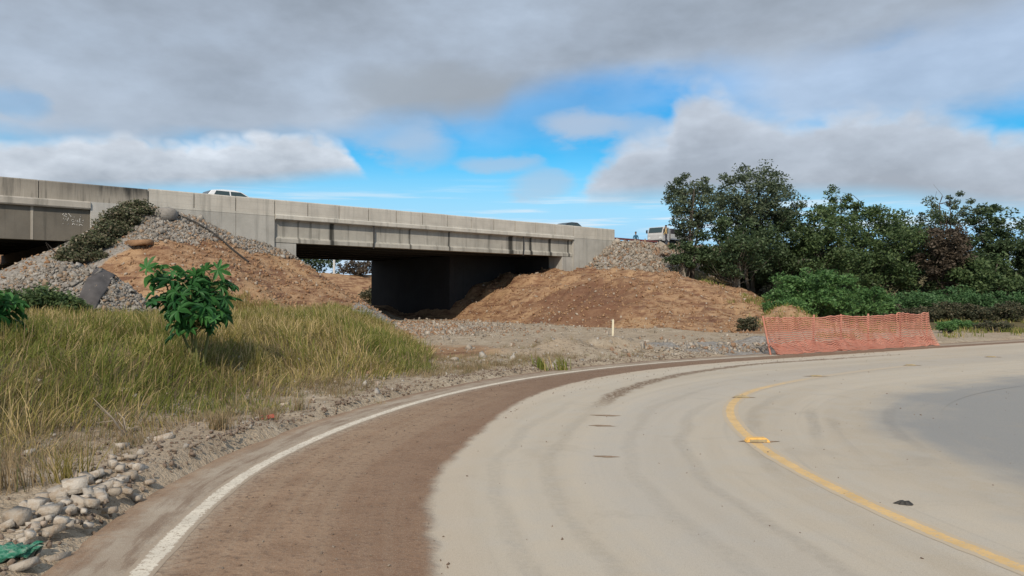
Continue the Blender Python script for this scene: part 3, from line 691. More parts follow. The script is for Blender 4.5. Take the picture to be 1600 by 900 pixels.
# faded white scrawl sprayed on the girder
def scrawl():
    S = [[(0, .5), (.02, .58), (.10, .60), (.12, .52), (.03, .47), (.13, .40)], [(.18, .62), (.27, .42)], [(.02, .34), (.06, .18), (.10, .30), (.14, .16), (.19, .36)],
         [(.34, .28), (.28, .24), (.30, .15), (.37, .17)], [(.40, .25), (.44, .15), (.48, .26), (.48, .14)], [(.55, .36), (.53, .15), (.58, .14)], [(.66, .27), (.61, .24), (.67, .18), (.62, .13)],
         [(.36, .44), (.37, .40)], [(.55, .48), (.57, .46)], [(0, .02), (.02, .0)], [(.16, .02), (.19, .0), (.16, -.02)], [(.30, -.03), (.34, .07), (.38, -.01), (.42, .08), (.46, -.04)], [(.52, -.05), (.57, .08), (.63, -.05)], [(.54, .0), (.61, .0)]]
    parts = []
    for s_ in S:
        P = [(-11.95 + 1.35 * x + .08, .117, 5.28 + .85 * y) for x, y in s_]
        parts.append(tube_np(P, .016, 4))
    return join_np(parts)
v, f = scrawl(); np_obj('graffiti', v, f, M['white_paint'], og)

# dull red barrier running along the highway beyond the bridge
rb = empty('crash_barrier', (*B0, 0), BANG); tag(rb, 'low dull red barrier rail along the highway past the bridge end', 'barrier')
box_obj('rail', 28.4, 34.6, .52, .60, 6.56, 6.72, M['red_rail'], rb)
for k in range(4): box_obj('post', 28.8 + 1.7 * k, 28.92 + 1.7 * k, .62, .74, 6.3, 6.71, M['metal'], rb)

# ------------------------------------------------------------------ rocks and gravel
def hull_rock(seed, n=10, flat=.7):
    r = np.random.default_rng(seed); p = r.normal(size=(n, 3)); p /= np.linalg.norm(p, axis=1)[:, None]; p = np.sign(p) * np.abs(p) ** .5 * .85; p *= r.uniform(.62, 1.15, (n, 1)); p[:, 2] *= flat; p[:, 0] *= r.uniform(1, 1.35)
    bm = bmesh.new()
    for q in p: bm.verts.new(q)
    res = bmesh.ops.convex_hull(bm, input=bm.verts); 
    for v in [v for v in bm.verts if not v.link_faces]: bm.verts.remove(v)
    bmesh.ops.triangulate(bm, faces=bm.faces); bm.verts.index_update()
    V = np.array([v.co[:] for v in bm.verts]); F = np.array([[v.index for v in f.verts] for f in bm.faces]); bm.free(); return V, F
ROCKS = [hull_rock(100 + i) for i in range(8)]
def rand_rot(n):
    q = rng.normal(size=(n, 4)); q /= np.linalg.norm(q, axis=1)[:, None]; w, x, y, z = q.T
    return np.stack([1 - 2 * (y * y + z * z), 2 * (x * y - z * w), 2 * (x * z + y * w), 2 * (x * y + z * w), 1 - 2 * (x * x + z * z), 2 * (y * z - x * w),
                     2 * (x * z - y * w), 2 * (y * z + x * w), 1 - 2 * (x * x + y * y)], -1).reshape(n, 3, 3)
def scatter_rocks(name, x, y, size, mt, parent=None, sink=.25, label=None):
    parts = []; z = terrain(x, y); Rm = rand_rot(len(x)); k = rng.integers(0, len(ROCKS), len(x))
    for i, (V, F) in enumerate(ROCKS):
        s_ = np.where(k == i)[0]
        if not len(s_): continue
        W = np.einsum('nij,vj->nvi', Rm[s_], V) * size[s_, None, None] + np.stack([x[s_], y[s_], z[s_] + size[s_] * sink], -1)[:, None, :]
        FF = F[None] + (np.arange(len(s_)) * len(V))[:, None, None]
        parts.append((W.reshape(-1, 3), FF.reshape(-1, 3)))
    v, f = join_np(parts); o = np_obj(name, v, f, mt, parent); o['kind'] = 'stuff'
    return o
def sample(n, x0, x1, y0, y1, dens):
    x = rng.uniform(x0, x1, n); y = rng.uniform(y0, y1, n); p = dens(x, y); k = rng.random(n) < p; return x[k], y[k]
# rock fill on top of the left slope
def d_left(x, y):
    t, s = ts(x, y); n = fbm(x, y, .5, 3, 9)
    lim = 1.8 + np.interp(t, [-10, -7, -3, 0, 3], [1.6, 1.2, -.6, -.7, -1.4]) + .5 * n
    return ((s > .05) & (t > -9.6) & (t < 3)) * smooth01(lim - s, -.6, .4)
x, y = sample(80000, -24, -5, 32, 50, d_left)
tag(scatter_rocks('rock_fill', x, y, rng.gamma(2.0, .022, len(x)) + .018, M['rock_grey']), 'loose grey crushed rock below the parapet between the two bridges', 'rock fill')
# earthy lumps over the rest of that slope
def d_soil(x, y):
    t, s = ts(x, y); return ((s > 0) & (t > -17) & (t < 8) & (np.hypot(s, np.maximum(t + 1, 0)) < 14)) * .8 * (1 - .9 * d_left(x, y)) * (np.exp(-((x + 16.2) / 3.4) ** 2 - ((y - 28.0) / 2.4) ** 2) < .25)
x, y = sample(18000, -27, -3, 26, 50, d_soil)
tag(scatter_rocks('soil_lumps', x, y, np.minimum(rng.gamma(1.6, .026, len(x)) + .015, .12), M['rock_soil']), 'crumbly reddish soil lumps on the slope between the bridges', 'soil')
# riprap heap
def d_rip(x, y): return (terrain(x, y) > .9) * np.exp(-((x + 16.2) / 3.6) ** 2 - ((y - 28.0) / 2.6) ** 2 * 1.0) * 1.5 * (x > -20.5)
x, y = sample(24000, -21, -11.5, 24, 32, d_rip)
tag(scatter_rocks('riprap', x, y, rng.gamma(2.0, .019, len(x)) + .018, M['rock_grey']), 'heap of pale broken riprap stone below the old bridge', 'riprap')
# right embankment
def d_right(x, y):
    t, s = ts(x, y); n = fbm(x, y, .5, 3, 9)
    return ((s > .05) & (t > 23.8) & (t < 60)) * smooth01(4.7 + .6 * n - s, -.4, .5)
x, y = sample(70000, 4, 34, 50, 88, d_right)
tag(scatter_rocks('rock_fill', x, y, rng.gamma(2.2, .036, len(x)) + .03, M['rock_mixed']), 'tan rubble rock fill beside the right end of the bridge', 'rock fill')
def d_ridge(x, y):
    t, s = ts(x, y); return ((t > 11.5) & (t < 27) & (s > -6) & (s < 22)) * .55 * (1 - d_right(x, y))
x, y = sample(30000, -4, 22, 33, 66, d_ridge)
tag(scatter_rocks('soil_lumps', x, y, np.minimum(rng.gamma(1.4, .028, len(x)) + .012, .12), M['rock_soil']), 'clods of orange soil on the cut ridge right of the underpass', 'soil')
# crushed stone on the works floor
def d_floor(x, y):
    t, s = ts(x, y); u, v = road_uv(x, y); h = terrain(x, y)
    gc = np.exp(-((x + 5.2) / 3.6) ** 2 - ((y - 41) / 7) ** 2); c2x, c2y = gpt(1150, 550); g2 = np.exp(-((x - c2x) / 3.2) ** 2 - ((y - c2y) / 2.0) ** 2)
    return ((v < -.9) & (h < .25)) * np.clip(.022 + gc * .9 + g2 * .8, 0, 1)
x, y = sample(70000, -8, 12, 16, 56, d_floor)
tag(scatter_rocks('crushed_stone', x, y, rng.gamma(2.0, .02, len(x)) + .012, M['rock_mixed']), 'scattered crushed stone on the bare works ground before the underpass', 'gravel')
# roadside stones and crumbs along the pavement edge
def d_edge(x, y):
    u, v = road_uv(x, y); return ((v < -.55) & (v > -3.2)) * (.85 * smooth01(v, -1.5, -.75) + .22)
x, y = sample(40000, -7, 6, 3, 24, d_edge)
tag(scatter_rocks('roadside_crumbs', x, y, np.minimum(rng.gamma(1.4, .010, len(x)) + .007, .034), M['rock_road']), 'brown soil crumbs and pebbles along the outer pavement edge', 'gravel')
def d_edge2(x, y):
    u, v = road_uv(x, y); return ((v < -.8) & (v > -4.2)) * .5
x, y = sample(6000, -7, 6, 4, 26, d_edge2)
tag(scatter_rocks('roadside_stones', x, y, rng.gamma(1.2, .014, len(x)) + .008, M['rock_pale']), 'small pale stones strewn between the grass and the white line', 'gravel')
x, y = sample(9000, -3, 12, 4, 26, lambda x, y: (road_uv(x, y)[1] > .2) * (road_uv(x, y)[1] < 10) * np.where(road_uv(x, y)[1] < 2, 1.0, .06))
o = scatter_rocks('road_grit', x, y, np.minimum(rng.gamma(1.3, .004, len(x)) + .003, .016), M['rock_road']); o.location.z = .07
tag(o, 'dark grit specks lying on the dusty carriageway', 'grit')

# rubble heap at the lower left, stone by stone
RM = []
def block(seed):
    """broken concrete lump: a slab with knocked-off corners"""
    q = np.random.default_rng(seed); bm = bmesh.new(); dims = np.array([1.0, q.uniform(.6, .85), q.uniform(.35, .6)])
    for sx in (-1, 1):
        for sy in (-1, 1):
            for sz in (-1, 1):
                c = np.array([sx, sy, sz]) * dims * q.uniform(.78, 1.08, 3)
                if q.random() < .5: bm.verts.new(c)
                else:
                    for k in range(3):
                        e = c.copy(); e[k] *= q.uniform(.45, .75); bm.verts.new(e)
    bmesh.ops.convex_hull(bm, input=bm.verts)
    for v in [v for v in bm.verts if not v.link_faces]: bm.verts.remove(v)
    bmesh.ops.triangulate(bm, faces=bm.faces); bm.verts.index_update()
    V = np.array([v.co[:] for v in bm.verts]); F = np.array([[v.index for v in f.verts] for f in bm.faces]); bm.free(); return V, F
for i in range(10):
    V, F = block(300 + i); me = np_mesh('stone', V, F); me.materials.append(M['rubble']); RM.append(me)
def rock_obj(name, px, py, wpx, mesh, parent=None, flat=1.0, rz=None, mt=None, zoff=.2, base=None):
    gx_, gy_ = gpt(px, py); r = wpx / FPX * gy_ / 2.3
    z = tz(gx_, gy_)
    o = bpy.data.objects.new(name, mesh); o.location = (gx_, gy_, z + r * zoff * flat)
    if parent is not None: o.location = Vector(o.location) - parent.location
    o.scale = (r, r * random.uniform(.75, 1.0), r * flat); o.rotation_euler = (random.uniform(-.3, .3), random.uniform(-.3, .3), random.uniform(0, 6.28) if rz is None else rz)
    return link(o, parent)
hx, hy = gpt(120, 810); heap = empty('rubble_heap', (hx, hy, tz(hx, hy)))
tag(heap, 'heap of pale broken concrete and stone lumps beside the pavement, lower left', 'rubble')
for (px, py, w) in ((30, 838, 60), (80, 828, 44), (62, 812, 40), (42, 812, 26), (108, 822, 34), (98, 843, 30), (88, 851, 38), (70, 800, 36), (92, 798, 46), (120, 795, 52), (150, 790, 40), (128, 812, 44), (145, 815, 34),
                    (148, 772, 44), (170, 782, 36), (178, 757, 30), (185, 776, 38), (205, 770, 30), (160, 800, 38), (182, 795, 26), (135, 778, 34), (112, 780, 28), (200, 787, 24), (165, 765, 30), (52, 842, 24), (78, 838, 24), (118, 838, 22), (14, 846, 34), (100, 806, 26), (190, 762, 22), (218, 760, 28), (140, 830, 20)):
    rock_obj('stone', px, py, w * .82, random.choice(RM), heap, random.uniform(.8, 1.3), zoff=random.uniform(.15, .8))
for k in range(90):
    f = random.random(); px = 25 + 195 * f + random.gauss(0, 12); py = 850 - 98 * f + random.gauss(4, 12)
    rock_obj('stone', px, py, random.uniform(8, 24), random.choice(RM), heap, random.uniform(.7, 1.1), zoff=random.uniform(.1, 1.3))
for (px, py, w, lab) in ((88, 872, 46, 'flat pale stone slab just right of the green netting'), (256, 706, 34, 'thin pale slab leaning at the verge above the rubble heap'), (205, 690, 30, 'grey lump of stone at the foot of the dry twigs'),
                         (196, 653, 22, 'small white stone in the dry grass left of the verge'), (40, 896, 40, 'grey stone cut by the bottom edge below the green netting'), (228, 662, 16, 'tiny white stone beside the dry grass stems'),
                         (445, 640, 17, 'pale stone behind the small red scrap on the verge')):
    o = rock_obj('stone', px, py, w, random.choice(RM), None, .7); tag(o, lab, 'stone', 'loose stones on the verge')
def rock_at(name, x, y, r, lab, cat, mt, seed, flat=.75, group=None, sink=.3):
    V, F = hull_rock(seed, 26, flat); o = np_obj(name, V * r, F, mt); o.location = (x, y, tz(x, y) + r * flat * sink); tag(o, lab, cat, group); return o
x, y = xy(-7.6, .9); rock_at('boulder', x, y, .62, 'rounded grey boulder perched on the rock fill against the parapet', 'boulder', M['boulder'], 41)
x, y = xy(-9.4, 3.6); rock_at('slab_rock', x, y, .62, 'flat tan rock slab below the dusty shrub on the slope', 'rock', M['rock_soil'], 42, .35)

# dark felt sheet draped over the riprap heap
def drape(name, cx, cy, wx, wy, rz, n, lift, mt, thick=.03):
    a = np.linspace(-.5, .5, n); X, Y = np.meshgrid(a, a); c, s_ = math.cos(rz), math.sin(rz)
    jx = X * wx * (1 + .12 * vnoise(Y * 5, Y * 0, 1, 3)); jy = Y * wy * (1 + .12 * vnoise(X * 5, X * 0, 1, 4))
    x = cx + jx * c - jy * s_; y = cy + jx * s_ + jy * c; z = terrain(x, y) + lift + .05 * fbm(x, y, 2.5, 3, 2)
    V = np.stack([x, y, z], -1).reshape(-1, 3); ii = np.arange(n * n).reshape(n, n)
    F = np.stack([ii[:-1, :-1], ii[:-1, 1:], ii[1:, 1:], ii[1:, :-1]], -1).reshape(-1, 4)
    o = np_obj(name, V, F, mt, smooth=True); md = o.modifiers.new('thickness', 'SOLIDIFY'); md.thickness = thick; md.offset = -1; return o
o = drape('felt_sheet', -14.75, 27.3, .62, 2.1, .1, 16, .14, M['sheet']); tag(o, 'dark grey sheet draped over the right part of the riprap heap', 'sheet')

# green netting bundle at the lower left corner
gx_, gy_ = gpt(10, 884)
def bundle():
    n, k = 26, 18; a = np.linspace(0, 1, n); th = np.linspace(0, 2 * np.pi, k, endpoint=False); A_, T_ = np.meshgrid(a, th, indexing='ij')
    r = .085 * np.sin(np.pi * np.clip(A_ * .96 + .02, 0, 1)) ** .4 * (1 + .28 * np.sin(3 * T_ + 9 * A_) + .16 * np.sin(7 * T_ - 23 * A_) + .12 * np.sin(41 * A_))
    r = r * np.where(A_ > .82, .65 + 2.2 * (A_ - .82), 1)
    X = (A_ - .5) * .5 + .02 * np.sin(5 * T_ + 17 * A_); Y = r * np.cos(T_) * 1.3; Z = np.maximum(r * np.sin(T_) * .8 + .05 + .06 * smooth01(A_, .75, 1), .0)
    V = np.stack([X, Y, Z], -1).reshape(-1, 3); ii = np.arange(n * k).reshape(n, k); jj = np.roll(ii, -1, 1)
    return V, np.stack([ii[:-1], jj[:-1], jj[1:], ii[1:]], -1).reshape(-1, 4)
V, F = bundle(); o = np_obj('green_netting', V, F, M['green_cloth'], smooth=True); o.location = (gx_, gy_, tz(gx_, gy_)); o.rotation_euler = (0, 0, .35); o.scale = (.85, .75, .7)
tag(o, 'crumpled bundle of green netting at the lower left corner', 'netting')
# red scrap
gx_, gy_ = gpt(418, 664); o = drape('plastic_scrap', gx_, gy_, .20, .14, .3, 7, .05, M['red_plastic'], .008); tag(o, 'small faded red plastic scrap on the verge beside the pavement', 'litter')

# black hose coming down the slope
P = []
for (t_, s_) in ((-7.2, .6), (-6.3, 1.3), (-5.5, 2.2), (-4.9, 3.2), (-4.6, 4.4)):
    x, y = xy(t_, s_); P.append((x, y, tz(x, y) + .16))
P = spline(P, 6); v, f = tube_np(P, .042, 8); o = np_obj('black_hose', v, f, M['pipe'], smooth=True); tag(o, 'black hose curving down the slope from the parapet', 'hose')

# survey stake
sx, sy = gpt(957, 533); bm = bmesh.new(); prism(bm, [(-.035, -.1), (.035, -.1), (.035, .74), (0, .80), (-.035, .74)], 'y', -.03, .03)
o = bm_obj('survey_stake', bm, M['stake']); o.location = (sx, sy, tz(sx, sy)); o.rotation_euler = (0, R(1.5), R(10)); tag(o, 'pale wooden survey stake standing upright on the bare ground', 'stake')

# ------------------------------------------------------------------ road studs and dirt on the carriageway
def stud(px, py, lab, mt, dirt_w, w=.19, h=.035, rz=0.0, mound=.012):
    x, y = gpt(px, py); root = empty('road_stud', (x, y, .0), rz); tag(root, lab, 'road stud', 'raised studs along the yellow line')
    bm = bmesh.new(); prism(bm, [(-w / 2, .001), (w / 2, .001), (w / 2 - .02, h * .6), (w / 2 - .05, h), (-w / 2 + .05, h), (-w / 2 + .02, h * .6)], 'y', -.055, .055); bm_obj('body', bm, mt, root, bevel=.004)
    bm = bmesh.new(); box(bm, -w / 2 + .045, w / 2 - .045, -.0605, -.0555, .010, h * .72); bm_obj('reflector', bm, M['stud_dusty'], root)
    n = 22; th = np.linspace(0, 2 * np.pi, n, endpoint=False); V = [(0, 0, mound)]; F = []
    for rr, zz in ((.55, mound), (1.0, .005)):
        for i, a in enumerate(th):
            k = rr * dirt_w * .5 * (1 + .25 * math.sin(3 * a + px) + .12 * math.sin(7 * a)); V.append((k * math.cos(a) + .02 * dirt_w, k * math.sin(a) * .32, zz))
    for i in range(n):
        j = (i + 1) % n; F += [(0, 1 + i, 1 + j, 1 + j), (1 + i, 1 + n + i, 1 + n + j, 1 + j)]
    me = bpy.data.meshes.new('dirt'); me.from_pydata(V, [], [f[:3] if f[2] == f[3] else f for f in F]); me.materials.append(M['brown_dirt']); link(bpy.data.objects.new('dirt', me), root)
stud(1182, 690, 'clean orange-yellow road stud in a brown dirt patch on the yellow line', M['yellow_stud'], .44, .30, .055)
stud(1158, 621, 'mud-covered stud where the yellow line bends furthest left', M['stud_dusty'], .40, .26, .03)
stud(1275, 588, 'mud-covered stud at the faded far end of the yellow line', M['stud_dusty'], .50, .26, .03)
stud(1422, 571, 'far mud-covered stud on the grey asphalt right of the net fence end', M['stud_dusty'], .46, .26, .03)
stud(1548, 558, 'farthest mud-covered stud near the right edge of the road', M['stud_dusty'], .5, .26, .03)
def dirt_patch(px, py, w, lab, mt=None, hgt=.02, asp=.4):
    x, y = gpt(px, py); n = 20; V = [(0, 0, hgt)]; F = []; th = np.linspace(0, 2 * np.pi, n, endpoint=False)
    for rr, zz in ((.5, hgt * .8), (1.0, .003)):
        for a in th:
            k = rr * w * .5 * (1 + .3 * math.sin(2 * a + px) + .18 * math.sin(5 * a + py)); V.append((k * math.cos(a), k * math.sin(a) * asp, zz + random.uniform(0, hgt * .3) * (rr < 1)))
    for i in range(n): j = (i + 1) % n; F += [(0, 1 + i, 1 + j), (1 + i, 1 + n + i, 1 + n + j, 1 + j)]
    me = bpy.data.meshes.new('dirt_patch'); me.from_pydata(V, [], F); me.materials.append(mt or M['brown_dirt'])
    o = link(bpy.data.objects.new('dirt_patch', me)); o.location = (x, y, .0); tag(o, lab, 'dirt', 'small dirt patches on the carriageway')
dirt_patch(1411, 787, .15, 'dark dirt clod on the road right of the yellow line', M['pipe'], .03, .5)
dirt_patch(946, 649, .42, 'farthest of three brown dirt smears in mid lane', None, .008, .3)
dirt_patch(940, 665, .36, 'middle of three brown dirt smears in mid lane', None, .008, .3)
dirt_patch(946, 713, .28, 'nearest of three brown dirt smears in mid lane', None, .008, .3)

# ------------------------------------------------------------------ orange net fence
nf = empty('net_fence', (7.75, 23.55, 0)); tag(nf, 'sagging orange plastic safety net on short posts at the road edge', 'fence')
fp0 = np.array([7.78, 23.72]); fp1 = np.array([15.35, 28.35]); fd = fp1 - fp0; FL = np.hypot(*fd); fd /= FL; fnr = np.array([fd[1], -fd[0]])
post_a = [0.0, .27, .43, .6, .81, 1.0]
def net_pt(a, b, layer=0):
    a = np.asarray(a, float); b = np.asarray(b, float)
    sag = .05 * np.sin(a * 6 * np.pi) + .03 * vnoise(a * 22, b * 0, 1, 2)
    H = 1.09 + .02 * np.sin(a * 19) + np.where(a > .78, .06, 0) * smooth01(a, .72, .8)
    w = b + .06 * vnoise(a * 38, b * 3, 1, 5) * (1 - b) * 1.2 + .028 * vnoise(a * 75, b * 5, 1, 6)
    z = .04 + np.clip(w, 0, 1.1) * H - (1 - np.abs(2 * ((a * 5) % 1) - 1)) * .035 * b
    outw = .34 * (1 - b) ** 2.2 + .07 * vnoise(a * 30, b * 2, 1, 7) * (1 - .3 * b) + .05 * sag
    if layer: z = .03 + .30 * w * (1 + .25 * vnoise(a * 25, a * 0, 1, 12)); outw = .42 + .06 * vnoise(a * 34, b * 3, 1, 9) - .30 * w
    al = a * FL + .18 * (1 - b) * (1 - a) ** 6
    p = fp0[None] + al[:, None] * fd[None] + outw[:, None] * fnr[None]
    return np.stack([p[:, 0] - 7.75, p[:, 1] - 23.55, z], -1)
parts = []
aa = np.linspace(0, 1, 190)
for i, b_ in enumerate(np.linspace(0, 1, 19)):
    parts.append(tube_np(net_pt(aa, np.full(190, b_)), .0165 if 0 < i < 18 else .022, 4))
bb_ = np.linspace(0, 1, 15)
for a_ in np.linspace(0, 1, 125): parts.append(tube_np(net_pt(np.full(15, a_) + .004 * np.sin(bb_ * 9), bb_), .006, 4))
v, f = join_np(parts); np_obj('net', v, f, M['net'], nf, True)
parts = []
for b_ in np.linspace(0, 1, 9): parts.append(tube_np(net_pt(aa, np.full(190, b_), 1), .014, 4))
for a_ in np.linspace(0, 1, 125): parts.append(tube_np(net_pt(np.full(6, a_), np.linspace(0, 1, 6), 1), .007, 4))
v, f = join_np(parts); np_obj('net_fold', v, f, M['net'], nf, True)
for a_ in post_a:
    p = fp0 + a_ * FL * fd - fnr * .05; sh = fd * (.16 if a_ == 0 else 0) + fnr * (.2 if a_ == 0 else 0); v, f = tube_np([(p[0] - 7.75 + sh[0], p[1] - 23.55 + sh[1], -.15), (p[0] - 7.75 + random.uniform(-.03, .03), p[1] - 23.55, 1.2)], .032, 6); np_obj('post', v, f, M['net'], nf)

# ------------------------------------------------------------------ vehicles
def wheel(parent, x, y, z, r, w):
    def ring(r0, r1, y0, y1, name, mt, par):
        bm = bmesh.new(); n = 20
        prof = [(r1, y0), (r0 * .96, y0), (r0, y0 + (y1 - y0) * .2), (r0, y0 + (y1 - y0) * .8), (r0 * .96, y1), (r1, y1)]
        vs = [[bm.verts.new((p * math.cos(2 * math.pi * i / n), q, p * math.sin(2 * math.pi * i / n))) for p, q in prof] for i in range(n)]
        for i in range(n):
            for k in range(len(prof)): bm.faces.new((vs[i][k], vs[(i + 1) % n][k], vs[(i + 1) % n][(k + 1) % len(prof)], vs[i][(k + 1) % len(prof)]))
        o = bm_obj(name, bm, mt, par); return o
    t_ = ring(r, r * .62, -w / 2, w / 2, 'wheel', M['rubber'], parent); t_.location = (x, y, z)
    ring(r * .615, .02, -w / 2 + .02, w / 2 - .02, 'rim', M['metal'], t_)
def car(name, loc, rz, paint, lab, hatch=True):
    """forward is +x"""
    root = empty(name, loc, rz); tag(root, lab, 'car'); W = .84
    side = [(-2.0, .35), (-2.02, .62), (-1.98, .92), (-1.55, .98), (.75, .98), (1.65, .84), (1.98, .66), (2.02, .38), (1.75, .25), (-1.8, .25)]
    bm = bmesh.new(); prism(bm, side, 'y', -W, W); bm_obj('body', bm, paint, root, bevel=.05)
    # greenhouse: narrower at the roof
    low = [(-1.95 if hatch else -1.6, .97), (.95, .97)]; top = [(-1.55 if hatch else -1.0, 1.42), (-.9, 1.50), (-.2, 1.50), (.22, 1.42)]
    ring = [low[0], top[0], top[1], top[2], top[3], low[1]]; bm = bmesh.new()
    wd = [.80, .63, .60, .60, .63, .80]
    va = [bm.verts.new((p[0], -w_, p[1])) for p, w_ in zip(ring, wd)]; vb = [bm.verts.new((p[0], w_, p[1])) for p, w_ in zip(ring, wd)]
    bm.faces.new(va); bm.faces.new(vb[::-1])
    for i in range(6): bm.faces.new((va[i], vb[i], vb[(i + 1) % 6], va[(i + 1) % 6]))
    bm_obj('cabin', bm, paint, root, bevel=.03)
    def pane(name, pts, out):
        bm = bmesh.new(); n = Vector(out) * .008
        a = [bm.verts.new(Vector(p) + n) for p in pts]; c = [bm.verts.new(Vector(p) - n) for p in pts]; bm.faces.new(a); bm.faces.new(c[::-1])
        for i in range(len(pts)): bm.faces.new((a[i], c[i], c[(i + 1) % len(pts)], a[(i + 1) % len(pts)]))
        bm_obj(name, bm, M['glass'], root)
    def yw(z): return .80 - (z - .97) / .45 * .17 + .012
    for sgn in (-1, 1):
        for (xa, xb, xc, xd) in ((-1.55 if hatch else -1.3, -.55, -.55, -1.3 if hatch else -.95), (-.47, .76, .12, -.47)):
            pane('side_window', [(xa, sgn * yw(1.02), 1.02), (xb, sgn * yw(1.02), 1.02), (xc, sgn * yw(1.40), 1.40), (xd, sgn * yw(1.40), 1.40)], (0, sgn, .35))
        bm = bmesh.new(); box(bm, 1.80, 2.0, sgn * .72 - .12, sgn * .72 + .12, .60, .74); bm_obj('headlight', bm, M['lamp'], root, bevel=.02)
        bm = bmesh.new(); box(bm, -2.03, -1.93, sgn * .72 - .1, sgn * .72 + .1, .68, .9); bm_obj('tail_light', bm, M['lamp_red'], root, bevel=.02)
    pane('windscreen', [(.93, -.70, 1.0), (.93, .70, 1.0), (.27, .57, 1.40), (.27, -.57, 1.40)], (.55, 0, .83))
    x0 = low[0][0]; x1 = top[0][0]; pane('rear_window', [(x0 + .03, -.70, 1.02), (x0 + .03, .70, 1.02), (x1 - .03, .57, 1.40), (x1 - .03, -.57, 1.40)], (-.75, 0, .65))
    for xx in (-1.28, 1.28):
        for sgn in (-1, 1): wheel(root, xx, sgn * .76, .31, .31, .2)
    return root
def on_hw(t_, b_): x, y = xy(t_, -b_); return (x, y, 6.46)
car('white_car', on_hw(-2.4, 3.0), BANG, M['car_white'], 'white hatchback on the bridge, only roof and windows above the parapet')
car('dark_car', on_hw(25.6, 3.2), BANG + math.pi, M['car_dark'], 'dark car at the right end of the bridge, just its roof above the parapet', False)

def truck():
    root = empty('flatbed_truck', on_hw(39.9, 3.4), BANG + math.pi + .12); tag(root, 'white cab-over truck with dark load parked on the highway beside the trees', 'truck'); root.scale = (.88, .88, .88)
    bm = bmesh.new(); prism(bm, [(1.3, .55), (1.28, 1.95), (1.45, 2.08), (2.45, 2.08), (2.72, 1.45), (2.80, 1.25), (2.82, .55)], 'y', -.92, .92); cab = bm_obj('cab', bm, M['truck_paint'], root, bevel=.05)
    bm = bmesh.new(); prism(bm, [(2.735, 1.47), (2.48, 2.02), (2.50, 2.03), (2.757, 1.475)], 'y', -.80, .80); bm_obj('windscreen', bm, M['glass'], cab)
    for s_ in (-1, 1):
        bm = bmesh.new(); prism(bm, [(1.55, 1.4), (1.55, 1.95), (2.38, 1.95), (2.58, 1.4)], 'y', s_ * .915, s_ * .935); bm_obj('side_window', bm, M['glass'], cab)
        box_obj('headlight', 2.80, 2.84, s_ * .68 - .14, s_ * .68 + .14, .82, 1.0, M['lamp'], cab)
        box_obj('mirror', 2.62, 2.70, s_ * 1.06 - .08, s_ * 1.06 + .08, 1.45, 1.8, M['dark_plastic'], cab)
        v, f = tube_np([(2.6, s_ * .92, 1.75), (2.66, s_ * 1.04, 1.7)], .02, 5); np_obj('mirror_arm', v, f, M['dark_plastic'], cab)
    box_obj('bumper', 2.78, 2.92, -.94, .94, .42, .70, M['dark_plastic'], root, .03)
    box_obj('chassis', -2.7, 2.6, -.4, .4, .45, .62, M['dark_plastic'], root)
    bed = box_obj('bed', -2.8, 1.15, -1.0, 1.0, .80, .92, M['metal'], root)
    for s_ in (-1, 1): box_obj('side_board', -2.8, 1.15, s_ * .985 - .02, s_ * .985 + .02, .925, 1.4, M['truck_paint'], bed)
    box_obj('head_board', 1.10, 1.15, -.96, .96, .925, 1.85, M['metal'], bed); box_obj('tail_board', -2.8, -2.76, -.96, .96, .925, 1.4, M['truck_paint'], bed)
    box_obj('subframe', -2.6, 1.0, -.42, .42, .625, .795, M['dark_plastic'], root)
    for xx in (1.95, -1.6):
        for s_ in (-1, 1): wheel(root, xx, s_ * .80, .40, .40, .26)
    return root
truck()
bm = bmesh.new(); prism(bm, [(-1.6, .0), (-1.6, .78), (-1.3, 1.05), (.7, 1.08), (.95, .8), (.95, .0)], 'y', -.85, .85)
o = bm_obj('covered_load', bm, M['cargo'], bevel=.08); o.location = Vector(on_hw(39.9, 3.4)) + Vector((0, 0, .925 * .88 + .001)); o.scale = (.88, .88, .88); o.rotation_euler = (0, 0, BANG + math.pi + .12)
tag(o, 'dark covered load on the bed of the white truck', 'load')

